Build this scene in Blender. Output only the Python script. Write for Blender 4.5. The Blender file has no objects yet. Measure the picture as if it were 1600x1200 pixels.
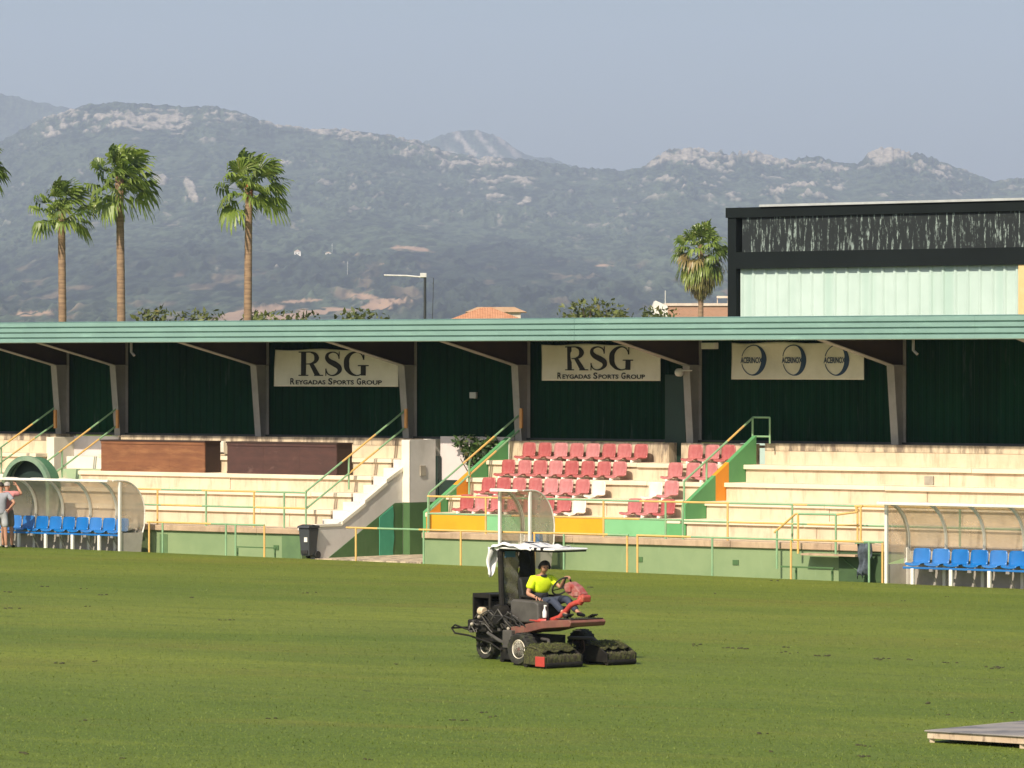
import bpy, bmesh, math, random
import numpy as np
from mathutils import Vector, Matrix
random.seed(7); rng = np.random.default_rng(11)
R = math.radians

# ---------------------------------------------------------------- camera
F = 7700.0            # focal length in pixels of a 1600 px wide picture
CAMH = 5.0
scene = bpy.context.scene
cam_d = bpy.data.cameras.new('camera'); cam = bpy.data.objects.new('camera', cam_d)
scene.collection.objects.link(cam); scene.camera = cam
cam_d.sensor_width = 36.0; cam_d.lens = 36.0*F/1600.0
cam_d.clip_start = 1.0; cam_d.clip_end = 30000.0
cam.location = (0, 0, CAMH)
cam.rotation_euler = (R(90) - math.atan(30.0/F), 0, 0)

# ---------------------------------------------------------------- sun and sky
TH = R(40.0)
cs, sn = math.cos(TH), math.sin(TH)
U = (cs, -sn); N = (sn, cs)           # along the stand, and away from the pitch
SUN_EL = R(41.0); PHI = R(-12.0)
sx = -math.cos(PHI)*N[0] - math.sin(PHI)*U[0]
sy = -math.cos(PHI)*N[1] - math.sin(PHI)*U[1]
to_sun = Vector((sx*math.cos(SUN_EL), sy*math.cos(SUN_EL), math.sin(SUN_EL)))
sun_d = bpy.data.lights.new('sun', 'SUN'); sun = bpy.data.objects.new('sun', sun_d)
scene.collection.objects.link(sun)
sun_d.energy = 4.6; sun_d.color = (1.0, 0.88, 0.72)
sun.rotation_euler = to_sun.to_track_quat('Z', 'Y').to_euler()
world = bpy.data.worlds.new('World'); scene.world = world; world.use_nodes = True
wn = world.node_tree.nodes; wl = world.node_tree.links
bg = wn['Background']; sky = wn.new('ShaderNodeTexSky'); sky.sky_type = 'NISHITA'
sky.sun_disc = False; sky.sun_elevation = SUN_EL; sky.sun_rotation = math.atan2(sx, sy) % (2*math.pi)
sky.air_density = 1.0; sky.dust_density = 3.0; sky.ozone_density = 3.0; sky.altitude = 0
wl.new(sky.outputs[0], bg.inputs[0]); bg.inputs[1].default_value = 0.095
scene.view_settings.view_transform = 'Standard'; scene.view_settings.look = 'None'
scene.view_settings.gamma = 1.0; scene.view_settings.exposure = 0.42
scene.render.engine = 'CYCLES'
scene.cycles.volume_bounces = 1; scene.cycles.max_bounces = 7
scene.cycles.transparent_max_bounces = 16

# ---------------------------------------------------------------- stand frame
ON = 94.4                               # distance of the front wall plane along N
OX, OY = 0.0, ON/N[1]
def SW(s, w, z=0.0):                    # stand coordinates -> world
    return Vector((OX + s*U[0] + w*N[0], OY + s*U[1] + w*N[1], z))
def ray(px, py):
    return (px-800.0)/F, -(py-570.0)/F
def onw(px, py, w):                     # measured pixel on a plane parallel to the stand front -> (s, z)
    a, b = ray(px, py)
    Y = (ON + w)/(a*N[0] + N[1])
    X = a*Y
    return (X-OX)*U[0] + (Y-OY)*U[1], CAMH + b*Y
def S(px, w): return onw(px, 570, w)[0]
def Z(px, py, w): return onw(px, py, w)[1]
def gz(s, w):                           # height of the turf
    sc = max(-60.0, min(60.0, s))
    tilt = -0.0057*(sc + 12.7)
    return tilt + 0.06*max(0.0, min(1.5, -w))
def ground_at(x, y):
    dx, dy = x-OX, y-OY
    return gz(dx*U[0]+dy*U[1], dx*N[0]+dy*N[1])

# ---------------------------------------------------------------- helpers
COL = scene.collection
ORG = {}
def tag(o, label=None, cat=None, group=None, kind=None):
    if label: o['label'] = label
    if cat: o['category'] = cat
    if group: o['group'] = group
    if kind: o['kind'] = kind
    return o
def thing(name, label, cat, loc=(0, 0, 0), rotz=-TH, group=None, local=None):
    """an Empty at the base of a thing; local = the stand coordinates its mesh is written in"""
    o = bpy.data.objects.new(name, None); COL.objects.link(o); o.empty_display_size = 0.3
    o.location = loc; o.rotation_euler = (0, 0, rotz)
    ORG[o.name] = local if local is not None else (0, 0, 0)
    return tag(o, label, cat, group)
def sthing(name, label, cat, s, w, z=0.0, group=None):
    return thing(name, label, cat, SW(s, w, z), -TH, group, (s, w, z))

class MB:
    def __init__(self): self.v = []; self.f = []; self.mi = []; self.cur = 0; self.mats = []
    def mat(self, m):
        if m not in self.mats: self.mats.append(m)
        self.cur = self.mats.index(m); return self
    def add(self, vs, fs):
        b = len(self.v); self.v += [tuple(p) for p in vs]
        for f in fs: self.f.append(tuple(i+b for i in f)); self.mi.append(self.cur)
        return self
    def box(self, x0, x1, y0, y1, z0, z1):
        if x0 > x1: x0, x1 = x1, x0
        if y0 > y1: y0, y1 = y1, y0
        if z0 > z1: z0, z1 = z1, z0
        vs = [(x0,y0,z0),(x1,y0,z0),(x1,y1,z0),(x0,y1,z0),(x0,y0,z1),(x1,y0,z1),(x1,y1,z1),(x0,y1,z1)]
        return self.add(vs, [(0,3,2,1),(4,5,6,7),(0,1,5,4),(1,2,6,5),(2,3,7,6),(3,0,4,7)])
    def prism(self, poly, axis, a, b):
        """poly in the two other axes (in x,y,z order), extruded along axis from a to b"""
        def mk(p, c):
            if axis == 0: return (c, p[0], p[1])
            if axis == 1: return (p[0], c, p[1])
            return (p[0], p[1], c)
        n = len(poly)
        vs = [mk(p, a) for p in poly] + [mk(p, b) for p in poly]
        fs = [tuple(range(n-1, -1, -1)), tuple(range(n, 2*n))]
        fs += [(i, (i+1) % n, n+(i+1) % n, n+i) for i in range(n)]
        return self.add(vs, fs)
    def tube(self, pts, r, n=8, closed=False, caps=True):
        pts = [Vector(p) for p in pts]; m = len(pts)
        rs = r if isinstance(r, (list, tuple)) else [r]*m
        rings = []; up = Vector((0, 0, 1)); prev = None
        for i, p in enumerate(pts):
            if closed: t = (pts[(i+1) % m]-pts[i-1])
            else: t = pts[min(i+1, m-1)]-pts[max(i-1, 0)]
            t.normalize()
            a = prev if prev is not None else (up.cross(t) if abs(t.z) < .95 else Vector((1,0,0)).cross(t))
            a = (a - t*a.dot(t)); 
            if a.length < 1e-6: a = Vector((1,0,0)).cross(t)
            a.normalize(); prev = a; b = t.cross(a)
            rings.append([p + (a*math.cos(2*math.pi*k/n) + b*math.sin(2*math.pi*k/n))*rs[i] for k in range(n)])
        vs = [q for ring in rings for q in ring]; fs = []
        mm = m if closed else m-1
        for i in range(mm):
            j = (i+1) % m
            for k in range(n): fs.append((i*n+k, i*n+(k+1) % n, j*n+(k+1) % n, j*n+k))
        if caps and not closed:
            fs.append(tuple(range(n-1, -1, -1))); fs.append(tuple((m-1)*n+k for k in range(n)))
        return self.add(vs, fs)
    def lathe(self, prof, c=(0,0,0), axis=2, n=24):
        """prof = [(radius, height)], around axis through c"""
        vs = []; m = len(prof)
        for (r, h) in prof:
            for k in range(n):
                a = 2*math.pi*k/n; p, q = r*math.cos(a), r*math.sin(a)
                v = (h, p, q) if axis == 0 else ((q, h, p) if axis == 1 else (p, q, h))
                vs.append((v[0]+c[0], v[1]+c[1], v[2]+c[2]))
        fs = [(i*n+k, i*n+(k+1) % n, (i+1)*n+(k+1) % n, (i+1)*n+k) for i in range(m-1) for k in range(n)]
        if prof[0][0] > 1e-6: fs.append(tuple(range(n-1, -1, -1)))
        if prof[-1][0] > 1e-6: fs.append(tuple((m-1)*n+k for k in range(n)))
        return self.add(vs, fs)
    def grid(self, rows, thick=None):
        """rows of points -> sheet"""
        m, n = len(rows), len(rows[0])
        return self.add([p for r in rows for p in r], [(i*n+j, i*n+j+1, (i+1)*n+j+1, (i+1)*n+j) for i in range(m-1) for j in range(n-1)])
    def ball(self, c, r, n=12, m=8):
        rr = r if isinstance(r, (list, tuple)) else (r, r, r)
        vs = [(c[0], c[1], c[2]-rr[2])]
        for i in range(1, m):
            t = math.pi*i/m - math.pi/2
            for k in range(n):
                a = 2*math.pi*k/n
                vs.append((c[0]+rr[0]*math.cos(t)*math.cos(a), c[1]+rr[1]*math.cos(t)*math.sin(a), c[2]+rr[2]*math.sin(t)))
        vs.append((c[0], c[1], c[2]+rr[2])); L = len(vs)-1
        fs = [(0, 1+(k+1) % n, 1+k) for k in range(n)]
        for i in range(m-2):
            for k in range(n): fs.append((1+i*n+k, 1+i*n+(k+1) % n, 1+(i+1)*n+(k+1) % n, 1+(i+1)*n+k))
        b = 1+(m-2)*n
        fs += [(b+k, b+(k+1) % n, L) for k in range(n)]
        return self.add(vs, fs)
    def build(self, name, mat=None, parent=None, smooth=False, bevel=0.0, org=None, solid=0.0, label=None):
        o3 = ORG.get(parent.name, (0,0,0)) if parent is not None else (org or (0,0,0))
        me = bpy.data.meshes.new(name)
        me.from_pydata([(x-o3[0], y-o3[1], z-o3[2]) for (x, y, z) in self.v], [], self.f)
        mats = [mat] if mat is not None and not self.mats else self.mats
        for m in mats: me.materials.append(m)
        if len(mats) > 1: me.polygons.foreach_set('material_index', self.mi)
        bm = bmesh.new(); bm.from_mesh(me); bmesh.ops.recalc_face_normals(bm, faces=bm.faces); bm.to_mesh(me); bm.free()
        if smooth:
            me.polygons.foreach_set('use_smooth', [True]*len(me.polygons))
            if smooth != 'all': me.set_sharp_from_angle(angle=R(40))
        o = bpy.data.objects.new(name, me); COL.objects.link(o)
        if parent is not None: o.parent = parent; ORG[o.name] = o3
        if solid:
            md = o.modifiers.new('solid', 'SOLIDIFY'); md.thickness = solid; md.offset = 0
        if bevel:
            md = o.modifiers.new('bevel', 'BEVEL'); md.width = bevel; md.segments = 2; md.limit_method = 'ANGLE'; md.angle_limit = R(50)
        if label: o['label'] = label
        return o
def smesh(mb, name, label, cat, mat, s, w, z=0.0, group=None, kind=None, **k):
    """a thing that is one mesh, written in stand coordinates"""
    o = mb.build(name, mat, None, org=(s, w, z), **k)
    o.location = SW(s, w, z); o.rotation_euler = (0, 0, -TH); ORG[o.name] = (s, w, z)
    return tag(o, label, cat, group, kind)
def copy_tree(o, parent=None):
    c = o.copy(); COL.objects.link(c)
    if parent is not None: c.parent = parent
    ORG[c.name] = ORG.get(o.name, (0,0,0))
    for ch in [x for x in CH.get(o.name, [])]: copy_tree(ch, c)
    if o.name in CH: CH[c.name] = []
    return c
CH = {}
def children_index():
    CH.clear()
    for x in bpy.data.objects:
        if x.parent is not None: CH.setdefault(x.parent.name, []).append(x)
ORD = ['first','second','third','fourth','fifth','sixth','seventh','eighth','ninth','tenth','eleventh','twelfth','thirteenth']

# ---------------------------------------------------------------- materials
def nodes(name):
    m = bpy.data.materials.new(name); m.use_nodes = True
    nt = m.node_tree; b = nt.nodes['Principled BSDF']
    return m, nt, b
def mix_col(nt, fac, a, b):
    n = nt.nodes.new('ShaderNodeMix'); n.data_type = 'RGBA'
    if fac is not None: nt.links.new(fac, n.inputs[0])
    for i, c in ((6, a), (7, b)):
        if isinstance(c, (tuple, list)): n.inputs[i].default_value = (*c[:3], 1)
        else: nt.links.new(c, n.inputs[i])
    return n.outputs[2]
def noise(nt, scale, detail=4, rough=.6, vec=None, dist=0.0):
    n = nt.nodes.new('ShaderNodeTexNoise'); n.inputs['Scale'].default_value = scale
    n.inputs['Detail'].default_value = detail; n.inputs['Roughness'].default_value = rough; n.inputs['Distortion'].default_value = dist
    if vec is not None: nt.links.new(vec, n.inputs['Vector'])
    return n.outputs[0]
def ramp(nt, val, lo, hi, a=0.0, b=1.0):
    n = nt.nodes.new('ShaderNodeMapRange'); n.inputs[1].default_value = lo; n.inputs[2].default_value = hi
    n.inputs[3].default_value = a; n.inputs[4].default_value = b; n.clamp = True
    nt.links.new(val, n.inputs[0]); return n.outputs[0]
def math_n(nt, op, a, b=None):
    n = nt.nodes.new('ShaderNodeMath'); n.operation = op
    for i, c in ((0, a), (1, b)):
        if c is None: continue
        if isinstance(c, (int, float)): n.inputs[i].default_value = c
        else: nt.links.new(c, n.inputs[i])
    return n.outputs[0]
def coords(nt, scale=(1,1,1), kind='Object', rot=(0,0,0)):
    t = nt.nodes.new('ShaderNodeTexCoord'); mp = nt.nodes.new('ShaderNodeMapping')
    mp.inputs['Scale'].default_value = scale; mp.inputs['Rotation'].default_value = rot
    nt.links.new(t.outputs[kind], mp.inputs[0]); return mp.outputs[0]
def bump(nt, b, val, strength=.3, dist=.02):
    n = nt.nodes.new('ShaderNodeBump'); n.inputs['Strength'].default_value = strength; n.inputs['Distance'].default_value = dist
    nt.links.new(val, n.inputs['Height']); nt.links.new(n.outputs[0], b.inputs['Normal'])
MATS = {}
def M(name, col=(.5,.5,.5), col2=None, rough=.6, metal=0.0, scale=3.0, lo=.4, hi=.65, stretch=(1,1,1), bmp=0.0, stain=None, stain_scale=(1.2,1.2,.35), stain_lo=.55, stain_hi=.75, stain_amt=1.0, rnd=0.0, spec=None):
    """painted / weathered surface: two tones blended by noise, optional runs of dirt"""
    if name in MATS: return MATS[name]
    m, nt, b = nodes(name)
    v = coords(nt, stretch)
    n1 = noise(nt, scale, 5, .62, v)
    c = mix_col(nt, ramp(nt, n1, lo, hi), col, col2 if col2 else tuple(x*.82 for x in col))
    if stain:
        v2 = coords(nt, stain_scale)
        n2 = noise(nt, 1.6, 6, .7, v2, .3)
        c = mix_col(nt, ramp(nt, n2, stain_lo, stain_hi, 0, stain_amt), c, stain)
    if rnd:
        oi = nt.nodes.new('ShaderNodeObjectInfo')
        hs = nt.nodes.new('ShaderNodeHueSaturation'); nt.links.new(c, hs.inputs['Color'])
        nt.links.new(ramp(nt, oi.outputs['Random'], 0, 1, 1-rnd, 1+rnd*.6), hs.inputs['Value'])
        nt.links.new(ramp(nt, oi.outputs['Random'], 0, 1, 1+rnd*.6, 1-rnd), hs.inputs['Saturation'])
        c = hs.outputs[0]
    nt.links.new(c, b.inputs['Base Color'])
    b.inputs['Roughness'].default_value = rough; b.inputs['Metallic'].default_value = metal
    if spec is not None: b.inputs['Specular IOR Level'].default_value = spec
    if bmp: bump(nt, b, noise(nt, scale*7, 4, .6, v), bmp)
    MATS[name] = m; return m

M('concrete', (.64,.53,.38), (.56,.455,.315), .85, scale=1.4, bmp=.15, stain=(.30,.21,.13), stain_scale=(2.6,2.6,.45), stain_lo=.50, stain_hi=.72, stain_amt=.62)
M('concrete_slab', (.76,.65,.48), (.67,.56,.41), .8, scale=1.1, bmp=.12, stain=(.45,.36,.24), stain_lo=.63, stain_hi=.8, stain_amt=.45)
M('parapet', (.60,.50,.35), (.50,.40,.27), .88, scale=1.6, bmp=.2, stain=(.13,.10,.08), stain_scale=(2.2,2.2,.5), stain_lo=.44, stain_hi=.60, stain_amt=.85)
M('coping', (.50,.37,.24), (.38,.27,.18), .88, scale=1.2, bmp=.2, stain=(.16,.11,.07), stain_lo=.52, stain_hi=.75, stain_amt=.8)
M('white_wall', (.66,.63,.58), (.58,.55,.50), .8, scale=1.0, bmp=.1, stain=(.42,.38,.32), stain_lo=.6, stain_hi=.8, stain_amt=.5)
M('cream_wall', (.78,.73,.60), (.70,.65,.52), .8, scale=1.0, bmp=.1)
M('green_wall', (.225,.305,.15), (.19,.27,.13), .75, scale=.9, bmp=.08, stain=(.32,.45,.26), stain_scale=(1.5,1.5,.3), stain_lo=.6, stain_hi=.8, stain_amt=.5)
M('dado_green', (.075,.16,.055), (.06,.13,.045), .7, scale=1.2, stain=(.12,.18,.08), stain_amt=.4)
M('teal_paint', (.06,.33,.20), (.05,.28,.17), .6, scale=2.0, stain=(.15,.30,.2), stain_amt=.4)
M('flank_green', (.10,.33,.12), (.085,.285,.105), .65, scale=1.3, stain=(.16,.36,.2), stain_amt=.35)
M('orange_paint', (.80,.30,.015), (.74,.27,.02), .6, scale=1.5)
M('yellow_paint', (.72,.34,.010), (.66,.30,.010), .6, scale=1.5)
M('mint_paint', (.18,.44,.21), (.155,.39,.18), .6, scale=1.3)
M('rail_yellow', (.72,.45,.13), (.60,.40,.15), .5, scale=2.5, stain=(.35,.2,.08), stain_scale=(3,3,3), stain_amt=.5)
M('rail_green', (.25,.42,.22), (.20,.36,.20), .5, scale=2.5, stain=(.30,.25,.12), stain_scale=(3,3,3), stain_amt=.4)
M('steel_white', (.80,.78,.70), (.74,.71,.62), .4, scale=3)
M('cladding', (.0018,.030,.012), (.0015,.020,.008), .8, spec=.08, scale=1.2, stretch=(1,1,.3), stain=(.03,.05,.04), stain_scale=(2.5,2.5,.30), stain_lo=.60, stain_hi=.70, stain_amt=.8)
M('fascia', (.195,.325,.285), (.175,.295,.26), .45, scale=.8, stretch=(1,1,.2), stain=(.30,.52,.42), stain_scale=(.5,.5,3), stain_amt=.5)
M('roof_under', (.03,.03,.025), None, .8)
M('column_steel', (.30,.285,.265), (.24,.23,.21), .6, scale=2)
M('rafter_steel', (.040,.024,.014), (.030,.019,.011), .7, scale=2)
M('board_brown', (.21,.085,.035), (.15,.058,.025), .75, scale=2.2, stretch=(.5,.5,2.5), stain=(.32,.15,.06), stain_scale=(.5,.5,3), stain_lo=.5, stain_hi=.7, stain_amt=.6)
M('board_dark', (.055,.025,.02), (.075,.032,.025), .7, scale=2.5, stretch=(.6,.6,2.5), stain=(.16,.09,.07), stain_scale=(1.2,1.2,2), stain_lo=.6, stain_hi=.7, stain_amt=.6)
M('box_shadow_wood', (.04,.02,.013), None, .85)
M('seat_red', (.44,.12,.11), (.36,.075,.075), .38, scale=3, stain=(.60,.28,.25), stain_scale=(1.5,1.5,1.5), stain_lo=.42, stain_hi=.75, stain_amt=.65, rnd=.17)
M('seat_white', (.78,.66,.55), (.70,.58,.48), .45, scale=3)
M('seat_blue', (.014,.155,.45), (.014,.13,.39), .3, scale=2, rnd=.06)
M('dark_rubber', (.02,.02,.019), (.035,.032,.028), .85, scale=6, bmp=.3)
M('bin_grey', (.05,.055,.06), (.04,.045,.05), .5, scale=3)
M('lettering', (.012,.012,.014), None, .7)
M('logo_blue', (.018,.05,.12), None, .6)
M('banner_cloth', (.72,.69,.60), (.64,.61,.52), .75, scale=1.5)
M('steel_dark', (.03,.035,.035), (.02,.025,.025), .6, scale=2)
# ================================================================ THE SETTING
# ---- pitch: one sheet in stand coordinates, fine near the pitch, reaching far out under the hills
def grass_material():
    m, nt, b = nodes('turf')
    g = nt.nodes.new('ShaderNodeNewGeometry'); 
    def mp(scale, rz=0.0):
        r_ = nt.nodes.new('ShaderNodeMapping'); r_.inputs['Rotation'].default_value = (0, 0, rz); nt.links.new(g.outputs['Position'], r_.inputs[0])
        n = nt.nodes.new('ShaderNodeMapping'); n.inputs['Scale'].default_value = scale; nt.links.new(r_.outputs[0], n.inputs[0]); return n.outputs[0]
    big = noise(nt, 1.0, 3, .55, mp((.035,.11,1), R(24)), .4)      # broad bands of wear and mowing
    mid = noise(nt, 1.0, 4, .65, mp((.10,.45,1), R(32)), .3)
    tuft = noise(nt, 1.0, 5, .72, mp((7.5,3.0,1)))
    tiny = noise(nt, 1.0, 3, .75, mp((26,8,1)))
    yel = noise(nt, 1.0, 3, .6, mp((.07,.30,1), R(20)), .6)
    c = mix_col(nt, ramp(nt, big, .40, .62), (.090,.138,.010), (.172,.205,.022))
    c = mix_col(nt, ramp(nt, mid, .42, .68, 0, .5), c, (.110,.150,.024))
    strk = noise(nt, 1.0, 4, .7, mp((.10,1.6,1), R(34)), .2)
    c = mix_col(nt, ramp(nt, strk, .60, .72, 0, .55), c, (.055,.075,.010))
    c = mix_col(nt, ramp(nt, yel, .54, .70, 0, .55), c, (.165,.15,.022))
    pat = noise(nt, 1.0, 5, .7, mp((.35,1.3,1), R(30)), .5)
    c = mix_col(nt, ramp(nt, pat, .50, .66, 0, .45), c, (.070,.110,.009))
    c = mix_col(nt, ramp(nt, pat, .44, .30, 0, .40), c, (.19,.225,.022))
    c = mix_col(nt, ramp(nt, tuft, .46, .72, 0, .55), c, (.055,.080,.010))
    c = mix_col(nt, ramp(nt, tiny, .48, .74, 0, .55), c, (.21,.255,.03))
    c = mix_col(nt, ramp(nt, noise(nt, 1.0, 3, .7, mp((11,4,1), R(20))), .72, .80, 0, .35), c, (.035,.055,.012))
    divot = noise(nt, 1.0, 2, .5, mp((1.1,.7,1)))
    c = mix_col(nt, ramp(nt, divot, .765, .80, 0, .7), c, (.035,.045,.014))
    nt.links.new(c, b.inputs['Base Color']); b.inputs['Roughness'].default_value = .75
    b.inputs['Specular IOR Level'].default_value = .25
    h = math_n(nt, 'ADD', tuft, math_n(nt, 'MULTIPLY', tiny, .6))
    bump(nt, b, h, .7, .06)
    return m
TURF = grass_material()
def pitch():
    ss = list(np.linspace(-4400, -70, 8)) + list(np.linspace(-60, 60, 41)) + list(np.linspace(70, 900, 6))
    ws = [-200, -150] + list(np.linspace(-110, -1.5, 60)) + [-1.0, -.5, 0, .3, 7, 30, 200, 900, 2200, 4600]
    mb = MB(); rows = []
    for w in ws:
        rows.append([(s, w, gz(s, w)) for s in ss])
    mb.grid(rows)
    o = smesh(mb, 'ground', 'mown green grass of the football pitch', None, TURF, 0, 0, kind='structure', smooth='all')
    return o
pitch()

# ---- grass blades standing up along the pitch, stuff nobody could count
def blades():
    n = 60000
    px = rng.uniform(-30, 1630, n); py = 856 + (1215-856)*rng.uniform(0, 1, n)**.9
    Y = 5.0*F/(py-570); X = (px-800)/F*Y
    s = X*U[0] + (Y-OY)*U[1]; w = X*N[0] + (Y-OY)*N[1]
    ok = w < -1.6; X, Y, s, w = X[ok], Y[ok], s[ok], w[ok]; n = len(X)
    z = -0.0057*(np.clip(s,-60,60)+12.7) + .09
    h = rng.uniform(.012, .034, n); wd = rng.uniform(.004, .012, n); a = rng.uniform(0, math.pi, n); lean = rng.normal(0, .02, (n, 2))
    v = np.zeros((n, 3, 3)); dx, dy = np.cos(a)*wd, np.sin(a)*wd
    v[:,0] = np.stack([X-dx, Y-dy, z-.01], 1); v[:,1] = np.stack([X+dx, Y+dy, z-.01], 1); v[:,2] = np.stack([X+lean[:,0], Y+lean[:,1], z+h], 1)
    me = bpy.data.meshes.new('grass'); me.vertices.add(n*3); me.vertices.foreach_set('co', v.ravel())
    me.loops.add(n*3); me.loops.foreach_set('vertex_index', np.arange(n*3)); me.polygons.add(n)
    me.polygons.foreach_set('loop_start', np.arange(n)*3); me.update(calc_edges=True)
    me.materials.append(M('blade', (.10,.145,.012), (.13,.17,.020), .7, scale=.5))
    o = bpy.data.objects.new('grass', me); COL.objects.link(o)
    tag(o, 'short upright grass blades across the whole pitch', 'grass', kind='stuff')
blades()

# ---- mountains
def vnoise(x, y, seed=0):
    xi = np.floor(x).astype(np.int64); yi = np.floor(y).astype(np.int64); fx = x-xi; fy = y-yi
    fx = fx*fx*(3-2*fx); fy = fy*fy*(3-2*fy)
    def h(a, b):
        v = (a*374761393 + b*668265263 + seed*1442695) & 0xffffffff
        v = ((v ^ (v >> 13))*1274126177) & 0xffffffff
        return ((v ^ (v >> 16)) & 0xffff)/65535.0
    return (h(xi,yi)*(1-fx)+h(xi+1,yi)*fx)*(1-fy) + (h(xi,yi+1)*(1-fx)+h(xi+1,yi+1)*fx)*fy
def fbm(x, y, o=5, seed=0, g=.5):
    t = np.zeros_like(x); a = 1.0; s = 0
    for i in range(o):
        t += a*vnoise(x*2**i+17*i, y*2**i-9*i, seed+i); s += a; a *= g
    return t/s
def ss(a, b, x):
    t = np.clip((x-a)/(b-a), 0, 1); return t*t*(3-2*t)
def hill_mat(name, scrub1, scrub2, rock1, rock2, earth):
    m, nt, b = nodes(name)
    g = nt.nodes.new('ShaderNodeNewGeometry'); at = nt.nodes.new('ShaderNodeAttribute'); at.attribute_name = 'cover'
    sp = nt.nodes.new('ShaderNodeSeparateColor'); nt.links.new(at.outputs['Color'], sp.inputs[0])
    mp = nt.nodes.new('ShaderNodeMapping'); mp.inputs['Scale'].default_value = (1,.10,2.2); nt.links.new(g.outputs['Position'], mp.inputs[0])
    n1 = noise(nt, .10, 6, .75, mp.outputs[0]); n2 = noise(nt, .008, 4, .6, mp.outputs[0])
    c = mix_col(nt, ramp(nt, n1, .44, .56), scrub1, scrub2)
    c = mix_col(nt, math_n(nt, 'MULTIPLY', at.outputs['Alpha'], .55), c, tuple(x*1.7 for x in scrub2))
    c = mix_col(nt, ramp(nt, n2, .45, .7, 0, .5), c, tuple(x*1.6 for x in scrub2))
    c = mix_col(nt, sp.outputs[1], c, earth)
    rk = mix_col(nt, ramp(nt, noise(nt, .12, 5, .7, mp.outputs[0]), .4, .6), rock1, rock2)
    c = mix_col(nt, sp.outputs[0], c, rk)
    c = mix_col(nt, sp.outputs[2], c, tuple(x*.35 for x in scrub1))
    nt.links.new(c, b.inputs['Base Color']); b.inputs['Roughness'].default_value = .95; b.inputs['Specular IOR Level'].default_value = .1
    return m
HM = hill_mat('hillside', (.010,.018,.014), (.060,.080,.048), (.22,.20,.16), (.38,.335,.27), (.36,.235,.15))
HK = 2.0     # metres per unit in which the slopes are described
def hill(name, label, ridge, Y0, Y1, seed, step=2.0, rows=300, base=0.0, rock=None, back=600, relief=.05, px0=-350, px1=2050, mat=HM, clump=1.0):
    px = np.arange(px0, px1, step)
    if px0 == -350: px = np.concatenate([np.arange(-2600, -60, 9), np.arange(-60, min(px1, 1660), step)] + ([np.arange(1660, 3400, 9)] if px1 > 1660 else []))
    Y0 *= HK; Y1 *= HK; back = back*HK
    rx, ry = zip(*ridge)
    yr = np.interp(px, rx, ry)
    # small crags on the skyline
    jag = ss(1015, 1045, px)*ss(1215, 1180, px) + ss(1345, 1365, px)*ss(1500, 1440, px) + .5*ss(1225,1240,px)*ss(1320,1290,px) if name == 'mountain' and seed == 3 else 0*px
    yr = yr - 5*(fbm(px/22, px*0+3, 4, seed)-.5) - 3*(vnoise(px/5, px*0, seed+9)-.5) - jag*(12*np.abs(fbm(px/13, px*0+5, 3, seed+4)-.5)*2 + 3*vnoise(px/4, px*0+2, seed+5) - 3)
    yr0 = np.interp(px, rx, ry)
    A = (570-yr0)/F
    dA = (yr0-yr)/F
    t = np.linspace(0, 1, rows)
    T, PX = np.meshgrid(t, px, indexing='ij'); AA = np.tile(A, (rows, 1))
    Y = Y0 + (Y1-Y0)*T**.9; X = (PX-800)/F*Y
    XW, YW = X, Y; X, Y = X/HK, Y/HK
    prof = T**1.05
    rel = fbm(X/420, Y/700, 5, seed+20)-.5
    rid = 1-np.abs(fbm(X/260+Y/900, Y/1100, 4, seed+31)*2-1)
    ang = AA*(prof + relief*(rel*2.2 + (rid-.75)*1.2)*np.sin(np.pi*np.clip(T,0,1))**.8)
    ang = ang + dA[None,:]*ss(.90, 1.0, T)
    Zz = CAMH + ang*Y
    Zz = np.where(T <= 0, base-3, Zz)
    # scrub canopy: clumps a few metres high
    Zs = Zz.copy()
    cl = vnoise(X/6, Zs/2.6, seed+50)*.5 + vnoise(X/2.9, Zs/1.4, seed+51)*.5
    big = fbm(X/50, Zs/22, 3, seed+52)
    dens = ss(.35, .6, big)
    Zz = Zz + clump*(5.5*cl**1.5*dens + 1.5*cl)*np.where(T > .985, .35, 1)
    py = 570 - (Zz-CAMH)/Y*F
    dkx = 0
    if rock is not None: rk, ea, dk = rock(PX, py, T, X, Zs, yr)
    else: rk = ea = dk = np.zeros_like(T)
    Zz = Zz + rk*3.0*vnoise(X/5, Zs/2.5, seed+60)*clump
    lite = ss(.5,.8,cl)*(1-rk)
    X, Y = XW, YW; Zz = CAMH + (Zz-CAMH)*HK
    # back slope
    nb = 8; tb = np.linspace(.1, 1, nb)
    last = Zz[-1]; Yb = Y1 + back*tb[:,None]*np.ones_like(px)[None,:]; Xb = (px[None,:]-800)/F*Yb
    Zb = last[None,:]*(1-tb[:,None]**1.3*.9) - 5*tb[:,None]
    X = np.vstack([X, Xb]); Y = np.vstack([Y, Yb]); Zz = np.vstack([Zz, Zb])
    z0 = np.zeros_like(Xb); lite = np.vstack([lite, z0]); rk = np.vstack([rk, z0]); ea = np.vstack([ea, z0]); dk = np.vstack([dk, z0])
    nr, nc = X.shape
    co = np.stack([X, Y, Zz], -1).reshape(-1, 3)
    i, j = np.meshgrid(np.arange(nr-1), np.arange(nc-1), indexing='ij')
    q = np.stack([i*nc+j, i*nc+j+1, (i+1)*nc+j+1, (i+1)*nc+j], -1).reshape(-1)
    me = bpy.data.meshes.new(name); me.vertices.add(nr*nc); me.vertices.foreach_set('co', co.ravel())
    nf = (nr-1)*(nc-1); me.loops.add(nf*4); me.loops.foreach_set('vertex_index', q); me.polygons.add(nf)
    me.polygons.foreach_set('loop_start', np.arange(nf)*4); me.update(calc_edges=True)
    ca = me.color_attributes.new('cover', 'FLOAT_COLOR', 'POINT')
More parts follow.
